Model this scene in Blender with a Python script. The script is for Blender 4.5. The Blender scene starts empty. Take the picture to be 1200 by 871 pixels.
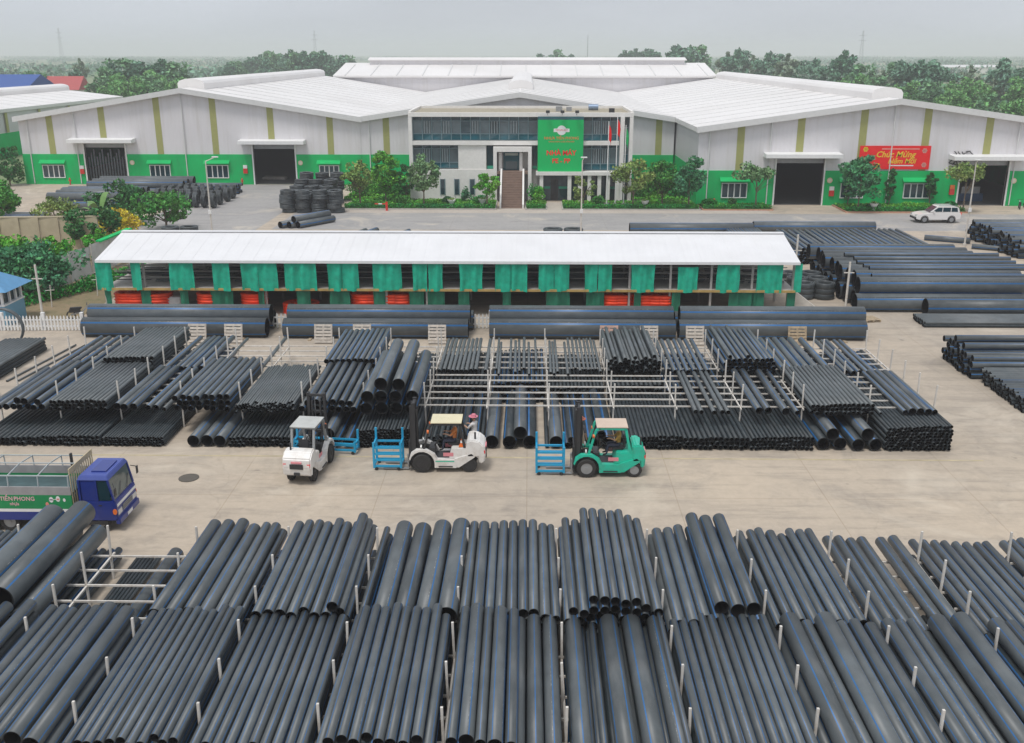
import bpy, bmesh, math, random
import numpy as np
from mathutils import Vector, Matrix, Euler

R = random.Random(7)
scene = bpy.context.scene
col = scene.collection
rad = math.radians

# ---------------------------------------------------------------- camera
cam_d = bpy.data.cameras.new('camera')
cam = bpy.data.objects.new('camera', cam_d)
col.objects.link(cam)
cam.location = (0, 0, 17)
cam.rotation_euler = (rad(90 - 17.993), 0, rad(0.948))
cam_d.sensor_width = 36
cam_d.lens = 34.5
cam_d.clip_start = 0.5
cam_d.clip_end = 30000
scene.camera = cam

# ---------------------------------------------------------------- sky, sun, exposure
SUN_EL, SUN_AZ = 67, 208
w = bpy.data.worlds.new('World')
scene.world = w
w.use_nodes = True
nt = w.node_tree
nt.nodes.clear()
wo = nt.nodes.new('ShaderNodeOutputWorld')
bg = nt.nodes.new('ShaderNodeBackground')
sk = nt.nodes.new('ShaderNodeTexSky')
sk.sky_type = 'NISHITA'
sk.sun_disc = False
sk.sun_elevation = rad(SUN_EL)
sk.sun_rotation = rad(SUN_AZ)
sk.air_density = 1.0
sk.dust_density = 4.0
hs = nt.nodes.new('ShaderNodeHueSaturation')
hs.inputs['Saturation'].default_value = 0.15
mixo = nt.nodes.new('ShaderNodeMix')
mixo.data_type = 'RGBA'
mixo.inputs[0].default_value = 0.84          # a closed cloud layer evens out the clear sky
mixo.inputs[7].default_value = (4.9, 5.22, 5.8, 1)
tc = nt.nodes.new('ShaderNodeTexCoord')
mp = nt.nodes.new('ShaderNodeMapping')
mp.inputs['Scale'].default_value = (1.2, 1.2, 5.0)
nz = nt.nodes.new('ShaderNodeTexNoise')
nz.inputs['Scale'].default_value = 2.2
nz.inputs['Detail'].default_value = 5
nz.inputs['Roughness'].default_value = 0.45
cr = nt.nodes.new('ShaderNodeMapRange')
cr.inputs[1].default_value = 0.3
cr.inputs[2].default_value = 0.7
cr.inputs[3].default_value = 0.88
cr.inputs[4].default_value = 1.08
mul = nt.nodes.new('ShaderNodeMix')
mul.data_type = 'RGBA'
mul.blend_type = 'MULTIPLY'
mul.inputs[0].default_value = 1.0
L = nt.links.new
L(sk.outputs[0], hs.inputs['Color'])
L(hs.outputs[0], mixo.inputs[6])
L(tc.outputs['Generated'], mp.inputs[0])
L(mp.outputs[0], nz.inputs['Vector'])
L(nz.outputs[0], cr.inputs[0])
L(mixo.outputs[2], mul.inputs[6])
L(cr.outputs[0], mul.inputs[7])
L(mul.outputs[2], bg.inputs[0])
bg.inputs[1].default_value = 0.1
L(bg.outputs[0], wo.inputs[0])

sd = bpy.data.lights.new('sun', 'SUN')
sd.energy = 1.5
sd.angle = rad(16)
sd.color = (1.0, 0.965, 0.92)
so = bpy.data.objects.new('sun', sd)
col.objects.link(so)
# Nishita: sun_rotation 0 looks along +Y, clockwise from above
az = rad(SUN_AZ)
sdir = Vector((math.sin(az) * math.cos(rad(SUN_EL)), math.cos(az) * math.cos(rad(SUN_EL)), math.sin(rad(SUN_EL))))
so.rotation_euler = (-sdir).to_track_quat('-Z', 'Y').to_euler()

vs = scene.view_settings
vs.view_transform = 'Standard'
vs.look = 'None'
vs.gamma = 1.0
vs.use_curve_mapping = False
vs.exposure = 0.45
cy = scene.cycles
cy.use_denoising = True
cy.max_bounces = 6
cy.diffuse_bounces = 3
cy.glossy_bounces = 2
cy.transmission_bounces = 3
cy.volume_bounces = 1
cy.transparent_max_bounces = 8
cy.caustics_reflective = False
cy.caustics_refractive = False

# ---------------------------------------------------------------- materials
MATS = {}


def mat(name, color, rough=0.6, metal=0.0, var=0.12, scale=3.0, bump=0.0, bscale=20.0, spec=0.5, rnd=0.0, dirt=None, dirt_amt=0.0,
        dirt_scale=0.6, coord='Object', wave=None, coat=0.0, emit=None, stretch=None):
    """Procedural principled material: base colour broken up by noise, optional dirt tint, bump, per-object variation."""
    if name in MATS:
        return MATS[name]
    m = bpy.data.materials.new(name)
    m.use_nodes = True
    t = m.node_tree
    b = t.nodes['Principled BSDF']
    N, K = t.nodes.new, t.links.new
    b.inputs['Roughness'].default_value = rough
    b.inputs['Metallic'].default_value = metal
    b.inputs['Specular IOR Level'].default_value = spec
    b.inputs['Coat Weight'].default_value = coat
    if coord == 'World':
        g = N('ShaderNodeNewGeometry')
        vec = g.outputs['Position']
    else:
        g = N('ShaderNodeTexCoord')
        vec = g.outputs['Object']
    n1 = N('ShaderNodeTexNoise')
    n1.inputs['Scale'].default_value = scale
    n1.inputs['Detail'].default_value = 4
    K(vec, n1.inputs['Vector'])
    mr = N('ShaderNodeMapRange')
    mr.inputs[1].default_value = 0.25
    mr.inputs[2].default_value = 0.75
    mr.inputs[3].default_value = 1 - var
    mr.inputs[4].default_value = 1 + var
    K(n1.outputs[0], mr.inputs[0])
    val = mr.outputs[0]
    if rnd:
        oi = N('ShaderNodeObjectInfo')
        m2 = N('ShaderNodeMapRange')
        m2.inputs[3].default_value = 1 - rnd
        m2.inputs[4].default_value = 1 + rnd
        K(oi.outputs['Random'], m2.inputs[0])
        mm = N('ShaderNodeMath')
        mm.operation = 'MULTIPLY'
        K(val, mm.inputs[0])
        K(m2.outputs[0], mm.inputs[1])
        val = mm.outputs[0]
    mx = N('ShaderNodeMix')
    mx.data_type = 'RGBA'
    mx.blend_type = 'MULTIPLY'
    mx.inputs[0].default_value = 1
    mx.inputs[6].default_value = (*color, 1)
    K(val, mx.inputs[7])
    out = mx.outputs[2]
    if dirt:
        n2 = N('ShaderNodeTexNoise')
        n2.inputs['Scale'].default_value = dirt_scale
        n2.inputs['Detail'].default_value = 6
        n2.inputs['Roughness'].default_value = 0.65
        if stretch:
            sm_ = N('ShaderNodeMapping')
            sm_.inputs['Scale'].default_value = stretch
            K(vec, sm_.inputs[0])
            K(sm_.outputs[0], n2.inputs['Vector'])
        else:
            K(vec, n2.inputs['Vector'])
        r2 = N('ShaderNodeMapRange')
        r2.inputs[1].default_value = 0.48
        r2.inputs[2].default_value = 0.75
        r2.inputs[3].default_value = 0
        r2.inputs[4].default_value = dirt_amt
        K(n2.outputs[0], r2.inputs[0])
        dm = N('ShaderNodeMix')
        dm.data_type = 'RGBA'
        K(r2.outputs[0], dm.inputs[0])
        K(out, dm.inputs[6])
        dm.inputs[7].default_value = (*dirt, 1)
        out = dm.outputs[2]
    K(out, b.inputs['Base Color'])
    if bump:
        n3 = N('ShaderNodeTexNoise')
        n3.inputs['Scale'].default_value = bscale
        n3.inputs['Detail'].default_value = 3
        K(vec, n3.inputs['Vector'])
        bp = N('ShaderNodeBump')
        bp.inputs['Strength'].default_value = bump
        bp.inputs['Distance'].default_value = 0.02
        K(n3.outputs[0], bp.inputs['Height'])
        K(bp.outputs[0], b.inputs['Normal'])
    if wave:
        # corrugation: (axis, period in metres, depth)
        wv = N('ShaderNodeTexWave')
        wv.wave_type = 'BANDS'
        wv.bands_direction = wave[0]
        wv.wave_profile = 'SIN'
        wv.inputs['Scale'].default_value = 0.314 / wave[1]
        wv.inputs['Distortion'].default_value = 0
        K(vec, wv.inputs['Vector'])
        bp = N('ShaderNodeBump')
        bp.inputs['Strength'].default_value = wave[2]
        bp.inputs['Distance'].default_value = 0.05
        K(wv.outputs[1], bp.inputs['Height'])
        K(bp.outputs[0], b.inputs['Normal'])
    if emit:
        b.inputs['Emission Color'].default_value = (*emit[0], 1)
        b.inputs['Emission Strength'].default_value = emit[1]
    MATS[name] = m
    return m


PIPE = mat('pipe_black', (0.088, 0.101, 0.107), 0.42, var=0.2, scale=1.7, rnd=0.25, spec=0.4, dirt=(0.155, 0.155, 0.15), dirt_amt=0.5, dirt_scale=1.1, stretch=(4, 0.7, 4))
BLUE = mat('pipe_stripe_blue', (0.010, 0.12, 0.33), 0.45, var=0.15)
PIPE_SHADED = mat('pipe_black_shaded', (0.026, 0.036, 0.042), 0.5, var=0.3, scale=2.5, spec=0.35, dirt=(0.12, 0.12, 0.115), dirt_amt=0.4, dirt_scale=1.1, stretch=(4, 0.7, 4))  # darker copy of the pipe black, with the shade inside piles painted in
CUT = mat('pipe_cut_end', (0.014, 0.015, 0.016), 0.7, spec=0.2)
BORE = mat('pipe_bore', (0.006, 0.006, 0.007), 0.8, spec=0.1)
PRINT = mat('pipe_print_line', (0.085, 0.097, 0.103), 0.5, var=0.2, dirt=(0.62, 0.62, 0.6), dirt_amt=0.9, dirt_scale=9.0, stretch=(0.2, 1.0, 0.2))
RUST_END = mat('pipe_end_tape', (0.28, 0.05, 0.05), 0.6)
WHITE_STEEL = mat('rack_white_paint', (0.66, 0.63, 0.58), 0.5, var=0.1, rnd=0.1, dirt=(0.4, 0.28, 0.17), dirt_amt=0.55, dirt_scale=2.5)
WHITE = mat('white_paint', (0.78, 0.78, 0.77), 0.5, var=0.05)
WALLW = mat('office_white_render', (0.77, 0.75, 0.72), 0.75, var=0.05, dirt=(0.5, 0.48, 0.42), dirt_amt=0.3, dirt_scale=0.5, coord='World')
CLAD = mat('cladding_grey_white', (0.70, 0.68, 0.695), 0.5, var=0.035, scale=0.3, wave=('X', 0.5, 0.18), coord='World', dirt=(0.52, 0.49, 0.45), dirt_amt=0.45, dirt_scale=0.8, stretch=(1.6, 1, 0.12))
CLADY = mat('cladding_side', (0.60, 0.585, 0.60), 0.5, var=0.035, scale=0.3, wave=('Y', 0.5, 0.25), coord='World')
OLIVE = mat('cladding_olive', (0.36, 0.36, 0.13), 0.5, var=0.06, coord='World')
GREENW = mat('wall_green', (0.004, 0.46, 0.125), 0.7, spec=0.15, var=0.10, scale=0.5, coord='World', dirt=(0.03, 0.30, 0.10), dirt_amt=0.6, dirt_scale=0.8, stretch=(1.2, 1, 0.3))
ROOF = mat('roof_metal_white', (0.76, 0.74, 0.725), 0.45, var=0.05, scale=0.07, wave=('Y', 1.0, 0.35), coord='World', dirt=(0.60, 0.57, 0.54), dirt_amt=0.45, dirt_scale=0.09)
ROOFX = mat('roof_metal_cross', (0.76, 0.74, 0.725), 0.45, var=0.05, scale=0.07, wave=('X', 1.0, 0.35), coord='World', dirt=(0.60, 0.57, 0.54), dirt_amt=0.4, dirt_scale=0.09)
TRIM = mat('roof_trim', (0.66, 0.66, 0.65), 0.5, var=0.05)
SHEDROOF = mat('shed_roof_white', (0.71, 0.71, 0.72), 0.45, var=0.05, scale=0.5, wave=('X', 0.5, 0.25), coord='World', dirt=(0.66, 0.65, 0.64), dirt_amt=0.3, dirt_scale=0.3)
GLASS = mat('glass_dark', (0.012, 0.045, 0.06), 0.08, var=0.3, scale=0.5, spec=0.7)
GLASS_T = mat('glass_teal', (0.01, 0.10, 0.13), 0.08, var=0.3, scale=0.6, spec=0.7)
DARK = mat('dark_steel', (0.03, 0.03, 0.032), 0.5)
RUBBER = mat('tyre_rubber', (0.03, 0.029, 0.028), 0.85, var=0.2)
STEEL = mat('grey_steel', (0.32, 0.33, 0.34), 0.45, metal=0.3)
BROWN = mat('stair_brown_stone', (0.22, 0.15, 0.115), 0.7, var=0.15, scale=2)
SIGN_GREEN = mat('billboard_green', (0.004, 0.46, 0.12), 0.5, spec=0.15, var=0.04, scale=0.5)
SIGN_RED = mat('sign_red', (0.85, 0.004, 0.006), 0.5, var=0.05)
SIGN_ORANGE = mat('sign_orange', (0.75, 0.17, 0.03), 0.5)
SIGN_YELLOW = mat('sign_yellow', (0.85, 0.62, 0.03), 0.5)
WOOD = mat('pallet_wood', (0.42, 0.33, 0.22), 0.8, var=0.25, scale=6, rnd=0.15)
PALLET = mat('pallet_weathered', (0.55, 0.50, 0.44), 0.8, var=0.2, scale=6, rnd=0.12)
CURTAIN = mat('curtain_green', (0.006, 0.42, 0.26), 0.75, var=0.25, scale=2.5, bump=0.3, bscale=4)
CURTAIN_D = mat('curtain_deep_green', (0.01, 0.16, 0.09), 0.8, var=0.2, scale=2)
ORANGE = mat('orange_conduit', (0.88, 0.06, 0.006), 0.5, var=0.15, rnd=0.15)
SHELF = mat('shelf_steel_grey', (0.42, 0.40, 0.37), 0.6, var=0.15)
OCHRE = mat('shelf_edge_ochre', (0.45, 0.30, 0.10), 0.7, var=0.2)
BARK = mat('bark', (0.16, 0.12, 0.085), 0.9, var=0.3, scale=5)


# ---------------------------------------------------------------- mesh builder
class MB:
    def __init__(s):
        s.v, s.f, s.m, s.sm = [], [], [], []

    def add(s, vs_, fs, mi=0, smooth=False):
        o = len(s.v)
        s.v.extend([tuple(q) for q in vs_])
        for f in fs:
            s.f.append(tuple(i + o for i in f))
            s.m.append(mi)
            s.sm.append(smooth)
        return s

    def box(s, x0, x1, y0, y1, z0, z1, mi=0):
        vs_ = [(x, y, z) for z in (z0, z1) for y in (y0, y1) for x in (x0, x1)]
        fs = [(0, 2, 3, 1), (4, 5, 7, 6), (0, 1, 5, 4), (2, 6, 7, 3), (0, 4, 6, 2), (1, 3, 7, 5)]
        return s.add(vs_, fs, mi)

    def taper(s, x0, x1, y0, y1, z0, X0, X1, Y0, Y1, z1, mi=0):
        vs_ = [(x0, y0, z0), (x1, y0, z0), (x1, y1, z0), (x0, y1, z0), (X0, Y0, z1), (X1, Y0, z1), (X1, Y1, z1), (X0, Y1, z1)]
        fs = [(3, 2, 1, 0), (4, 5, 6, 7), (0, 1, 5, 4), (1, 2, 6, 5), (2, 3, 7, 6), (3, 0, 4, 7)]
        return s.add(vs_, fs, mi)

    def prism(s, poly, y0, y1, axis='y', mi=0):
        """poly in (a,b), extruded along axis: y -> (a,y,b); x -> (x,a,b); z -> (a,b,z)"""
        n = len(poly)

        def mk(a, b, t):
            return (a, t, b) if axis == 'y' else ((t, a, b) if axis == 'x' else (a, b, t))
        vs_ = [mk(a, b, y0) for a, b in poly] + [mk(a, b, y1) for a, b in poly]
        fs = [tuple(range(n)), tuple(range(2 * n - 1, n - 1, -1))]
        fs += [(i, (i + n), (i + 1) % n + n, (i + 1) % n) for i in range(n)]
        return s.add(vs_, fs, mi)

    def cyl(s, p0, p1, r0, r1=None, n=12, mi=0, caps=True, smooth=True):
        r1 = r0 if r1 is None else r1
        p0, p1 = Vector(p0), Vector(p1)
        d = (p1 - p0).normalized()
        a = d.orthogonal().normalized()
        b = d.cross(a)
        vs_ = []
        for p, r in ((p0, r0), (p1, r1)):
            for i in range(n):
                t = 2 * math.pi * i / n
                vs_.append(p + a * (r * math.cos(t)) + b * (r * math.sin(t)))
        s.add(vs_, [(i, (i + 1) % n, (i + 1) % n + n, i + n) for i in range(n)], mi, smooth)
        if caps:
            s.add(vs_, [tuple(range(n - 1, -1, -1)), tuple(range(n, 2 * n))], mi)
        return s

    def bar(s, p0, p1, w_=0.05, h=None, mi=0):
        """rectangular bar between two points"""
        h = w_ if h is None else h
        p0, p1 = Vector(p0), Vector(p1)
        d = (p1 - p0).normalized()
        up = Vector((0, 0, 1)) if abs(d.z) < 0.95 else Vector((0, 1, 0))
        a = d.cross(up).normalized() * (w_ / 2)
        b = d.cross(a).normalized() * (h / 2)
        vs_ = [p + q for p in (p0, p1) for q in (-a - b, a - b, a + b, -a + b)]
        return s.add(vs_, [(3, 2, 1, 0), (4, 5, 6, 7), (0, 1, 5, 4), (1, 2, 6, 5), (2, 3, 7, 6), (3, 0, 4, 7)], mi)

    def sphere(s, c, rx, ry=None, rz=None, n=12, k=8, mi=0):
        ry = rx if ry is None else ry
        rz = rx if rz is None else rz
        vs_ = []
        for j in range(k + 1):
            th = math.pi * j / k
            for i in range(n):
                ph = 2 * math.pi * i / n
                vs_.append((c[0] + rx * math.sin(th) * math.cos(ph), c[1] + ry * math.sin(th) * math.sin(ph), c[2] + rz * math.cos(th)))
        fs = [(j * n + i, (j + 1) * n + i, (j + 1) * n + (i + 1) % n, j * n + (i + 1) % n) for j in range(k) for i in range(n)]
        return s.add(vs_, fs, mi, True)

    def torus(s, c, R_, r, axis='z', n=28, k=8, mi=0, rz=None):
        vs_ = []
        rz = r if rz is None else rz
        for i in range(n):
            t = 2 * math.pi * i / n
            for j in range(k):
                u = 2 * math.pi * j / k
                q = R_ + r * math.cos(u)
                a, b, h = q * math.cos(t), q * math.sin(t), rz * math.sin(u)
                p = (a, b, h) if axis == 'z' else ((h, a, b) if axis == 'x' else (a, h, b))
                vs_.append((c[0] + p[0], c[1] + p[1], c[2] + p[2]))
        fs = [(i * k + j, ((i + 1) % n) * k + j, ((i + 1) % n) * k + (j + 1) % k, i * k + (j + 1) % k) for i in range(n) for j in range(k)]
        return s.add(vs_, fs, mi, True)

    def mesh(s, name, mats):
        me = bpy.data.meshes.new(name)
        me.from_pydata(s.v, [], s.f)
        for m_ in (mats if isinstance(mats, (list, tuple)) else [mats]):
            me.materials.append(m_)
        me.polygons.foreach_set('material_index', s.m)
        me.polygons.foreach_set('use_smooth', s.sm)
        me.update()
        return me

    def build(s, name, mats, parent=None, fix=True, bevel=0.0):
        me = s.mesh(name, mats)
        if fix or bevel:
            bm = bmesh.new()
            bm.from_mesh(me)
            if bevel:
                bmesh.ops.remove_doubles(bm, verts=bm.verts, dist=1e-5)
                bmesh.ops.bevel(bm, geom=[e for e in bm.edges], offset=bevel, segments=2, affect='EDGES', clamp_overlap=True)
            bmesh.ops.recalc_face_normals(bm, faces=bm.faces)
            bm.to_mesh(me)
            bm.free()
        return place(me, name, parent)


def place(me, name, parent=None, loc=None, rot=None):
    o = bpy.data.objects.new(name, me)
    col.objects.link(o)
    if parent:
        o.parent = parent
    if loc:
        o.location = loc
    if rot:
        o.rotation_euler = rot
    return o


def empty(name, loc=(0, 0, 0), rz=0.0):
    o = bpy.data.objects.new(name, None)
    o.empty_display_size = 0.2
    col.objects.link(o)
    o.location = loc
    o.rotation_euler = (0, 0, rz)
    return o


def tag(o, label=None, cat=None, group=None, kind=None):
    for k_, v_ in (('label', label), ('category', cat), ('group', group), ('kind', kind)):
        if v_:
            o[k_] = v_
    return o


def copy_tree(o, parent=None):
    c = o.copy()
    col.objects.link(c)
    if parent:
        c.parent = parent
    for ch in list(o.children):
        copy_tree(ch, c)
    return c


def text_mesh(body, size, mat_, name, parent, loc, rot, depth=0.01, align='CENTER', shear=0.0, bold=0.012):
    cu = bpy.data.curves.new(name, 'FONT')
    cu.body = body
    cu.size = size
    cu.extrude = depth
    cu.align_x = align
    cu.align_y = 'CENTER'
    cu.shear = shear
    cu.resolution_u = 2
    cu.offset = size * bold
    tmp = bpy.data.objects.new('tmp', cu)
    col.objects.link(tmp)
    dg = bpy.context.evaluated_depsgraph_get()
    me = bpy.data.meshes.new_from_object(tmp.evaluated_get(dg))
    bpy.data.objects.remove(tmp)
    me.materials.clear()
    me.materials.append(mat_)
    o = place(me, name, parent, loc, rot)
    return o


ORD = ['first', 'second', 'third', 'fourth', 'fifth', 'sixth', 'seventh', 'eighth', 'ninth', 'tenth', 'eleventh', 'twelfth', 'thirteenth', 'fourteenth', 'fifteenth', 'sixteenth']
# ================================================================ ground
def custom_ground(name, c1, c2, c3, joint=None, scale=0.05, rough=0.85):
    m = bpy.data.materials.new(name)
    m.use_nodes = True
    t = m.node_tree
    b = t.nodes['Principled BSDF']
    N, K = t.nodes.new, t.links.new
    b.inputs['Roughness'].default_value = rough
    g = N('ShaderNodeNewGeometry')
    P_ = g.outputs['Position']

    def noise(sc, det=5, ro=0.6, dist=0.0):
        n = N('ShaderNodeTexNoise')
        n.inputs['Scale'].default_value = sc
        n.inputs['Detail'].default_value = det
        n.inputs['Roughness'].default_value = ro
        n.inputs['Distortion'].default_value = dist
        K(P_, n.inputs['Vector'])
        return n.outputs[0]

    def ramp(src, a, b_, lo=0.0, hi=1.0):
        r_ = N('ShaderNodeMapRange')
        r_.inputs[1].default_value, r_.inputs[2].default_value = a, b_
        r_.inputs[3].default_value, r_.inputs[4].default_value = lo, hi
        K(src, r_.inputs[0])
        return r_.outputs[0]

    def mix(fac, a, b_, mode='MIX'):
        x = N('ShaderNodeMix')
        x.data_type = 'RGBA'
        x.blend_type = mode
        for s_, i in ((fac, 0), (a, 6), (b_, 7)):
            if isinstance(s_, (int, float)):
                x.inputs[i].default_value = s_
            elif isinstance(s_, tuple):
                x.inputs[i].default_value = (*s_, 1)
            else:
                K(s_, x.inputs[i])
        return x.outputs[2]
    out = mix(ramp(noise(scale), 0.35, 0.65), c1, c2)
    out = mix(ramp(noise(scale * 6, 6, 0.7, 0.6), 0.50, 0.76, 0, 0.75), out, c3)
    out = mix(1.0, out, ramp(noise(2.2, 6, 0.75), 0.2, 0.8, 0.86, 1.13), 'MULTIPLY')
    if joint:
        br = N('ShaderNodeTexBrick')
        br.offset = 0
        br.inputs['Scale'].default_value = 1.0
        br.inputs['Mortar Size'].default_value = 0.02
        br.inputs['Brick Width'].default_value = joint
        br.inputs['Row Height'].default_value = joint
        br.inputs['Color1'].default_value = (1, 1, 1, 1)
        br.inputs['Color2'].default_value = (0.97, 0.97, 0.98, 1)
        br.inputs['Mortar'].default_value = (0.83, 0.80, 0.77, 1)
        K(P_, br.inputs['Vector'])
        out = mix(1.0, out, br.outputs[0], 'MULTIPLY')
        # tyre scuffs and drip stains, stretched along the lane
        mp_ = N('ShaderNodeMapping')
        mp_.inputs['Scale'].default_value = (0.12, 0.9, 1)
        K(P_, mp_.inputs[0])
        n = N('ShaderNodeTexNoise')
        n.inputs['Scale'].default_value = 1.3
        n.inputs['Detail'].default_value = 6
        n.inputs['Roughness'].default_value = 0.7
        K(mp_.outputs[0], n.inputs['Vector'])
        out = mix(ramp(n.outputs[0], 0.5, 0.75, 0, 0.6), out, (c3[0] * 0.7, c3[1] * 0.7, c3[2] * 0.72))
        out = mix(ramp(noise(0.45, 4, 0.6), 0.62, 0.76, 0, 0.45), out, (0.16, 0.145, 0.13))
        out = mix(ramp(noise(1.7, 2, 0.4), 0.74, 0.80, 0, 0.5), out, (0.12, 0.11, 0.10))
        out = mix(ramp(noise(0.16, 5, 0.65, 1.2), 0.54, 0.70, 0, 0.6), out, (0.60, 0.53, 0.43))
        vo = N('ShaderNodeTexVoronoi')
        vo.feature = 'DISTANCE_TO_EDGE'
        vo.inputs['Scale'].default_value = 0.055
        wob = N('ShaderNodeVectorMath')
        wob.operation = 'MULTIPLY_ADD'
        nv = N('ShaderNodeTexNoise')
        nv.inputs['Scale'].default_value = 0.5
        K(P_, nv.inputs['Vector'])
        K(nv.outputs[1], wob.inputs[0])
        wob.inputs[1].default_value = (2.5, 2.5, 0)
        K(P_, wob.inputs[2])
        K(wob.outputs[0], vo.inputs['Vector'])
        out = mix(ramp(vo.outputs['Distance'], 0.0, 0.003, 0.16, 0.0), out, (0.20, 0.17, 0.14))
    K(out, b.inputs['Base Color'])
    bp = N('ShaderNodeBump')
    bp.inputs['Strength'].default_value = 0.25
    bp.inputs['Distance'].default_value = 0.02
    K(noise(6, 4), bp.inputs['Height'])
    K(bp.outputs[0], b.inputs['Normal'])
    return m


CONC = custom_ground('yard_concrete', (0.51, 0.425, 0.325), (0.40, 0.345, 0.28), (0.27, 0.24, 0.205), joint=6.0)
ROADM = custom_ground('road_concrete', (0.36, 0.345, 0.33), (0.32, 0.31, 0.30), (0.27, 0.265, 0.26), joint=8.0, scale=0.08)
PAVE = custom_ground('pavement', (0.50, 0.44, 0.38), (0.44, 0.39, 0.34), (0.36, 0.31, 0.28), scale=0.3)
FIELD = custom_ground('field_green', (0.15, 0.22, 0.09), (0.22, 0.25, 0.14), (0.09, 0.15, 0.07), scale=0.012, rough=0.95)
SOIL = custom_ground('soil_brown', (0.27, 0.20, 0.12), (0.20, 0.17, 0.09), (0.08, 0.11, 0.035), scale=0.4, rough=0.95)
LAWN = custom_ground('lawn', (0.035, 0.10, 0.02), (0.05, 0.13, 0.03), (0.025, 0.07, 0.02), scale=0.6, rough=0.95)


def sheet(name, x0, x1, y0, y1, z, m, lab=None):
    o = MB().add([(x0, y0, z), (x1, y0, z), (x1, y1, z), (x0, y1, z)], [(0, 1, 2, 3)]).build(name, m, fix=False)
    return tag(o, lab, kind='structure')


sheet('terrain', -7000, 7000, -60, 7000, 0.0, FIELD)
sheet('yard', -95, 110, -40, 134, 0.004, CONC)
sheet('road', -26, 110, 98.5, 109.4, 0.010, ROADM)
sheet('side_lane', -41, -27.5, 90, 133.8, 0.009, ROADM)
sheet('garden_soil', -62, -30.2, 62.6, 86, 0.012, SOIL)
# fields seen beyond the factory: paddies and dykes as flat strips
FM = [custom_ground('paddy_%d' % i, c, tuple(q * 0.8 for q in c), tuple(q * 0.6 for q in c), scale=0.02, rough=0.95) for i, c in enumerate(
    [(0.14, 0.26, 0.08), (0.27, 0.28, 0.18), (0.11, 0.20, 0.08), (0.34, 0.32, 0.24)])]
RF = random.Random(3)
for i in range(46):
    fx, fy = RF.uniform(-900, 900), RF.uniform(300, 2400)
    ww, dd = RF.uniform(60, 220) * (1 + fy / 1500), RF.uniform(25, 90) * (1 + fy / 1200)
    sheet('field', fx, fx + ww, fy, fy + dd, 0.03 + 0.004 * i, FM[i % 4])
sheet('canal', -900, 900, 1180, 1215, 0.30, mat('canal_water', (0.20, 0.22, 0.22), 0.15, var=0.05, coord='World'))

# yellow painted edge line of the yard lane
YL = mat('yellow_line', (0.46, 0.39, 0.25), 0.8, var=0.3, scale=1.2, coord='World', dirt=(0.45, 0.385, 0.31), dirt_amt=1.0, dirt_scale=0.5)
sheet('lane_marking', -24, 20, 39.95, 40.09, 0.0085, YL)
# oil stain / drain cover in the lane
dc = MB().cyl((-14.2, 37.6, 0.004), (-14.2, 37.6, 0.03), 0.42, n=20).build('drain_cover', mat('cast_iron', (0.10, 0.09, 0.075), 0.8))
tag(dc, 'round dark drain cover set in the concrete lane by the racks', 'drain cover')


# ================================================================ factory halls
def lerp(a, b, t):
    return a + (b - a) * t


def window_obj(parent, x0, x1, z0, z1, y, bars=4, awning=True):
    w_ = MB().box(x0, x1, y - 0.06, y + 0.02, z0, z1).build('window', GLASS, parent)
    f = MB()
    t_ = 0.10
    f.box(x0 - t_, x1 + t_, y - 0.12, y - 0.01, z0 - t_, z0)
    f.box(x0 - t_, x1 + t_, y - 0.12, y - 0.01, z1, z1 + t_)
    f.box(x0 - t_, x0, y - 0.12, y - 0.01, z0 + 0.001, z1 - 0.001)
    f.box(x1, x1 + t_, y - 0.12, y - 0.01, z0 + 0.001, z1 - 0.001)
    for i in range(1, bars):
        x = lerp(x0, x1, i / bars)
        f.box(x - 0.06, x + 0.06, y - 0.115, y - 0.055, z0 + 0.002, z1 - 0.002)
    f.build('frame', WHITE, w_)
    if awning:
        a = MB().prism([(y - 0.02, z1 + 0.75), (y - 0.02, z1 + 0.70), (y - 0.55, z1 + 0.28), (y - 0.55, z1 + 0.35)], x0 - 0.35, x1 + 0.35, 'x')
        a.build('awning', GREENW, w_)
    return w_


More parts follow.
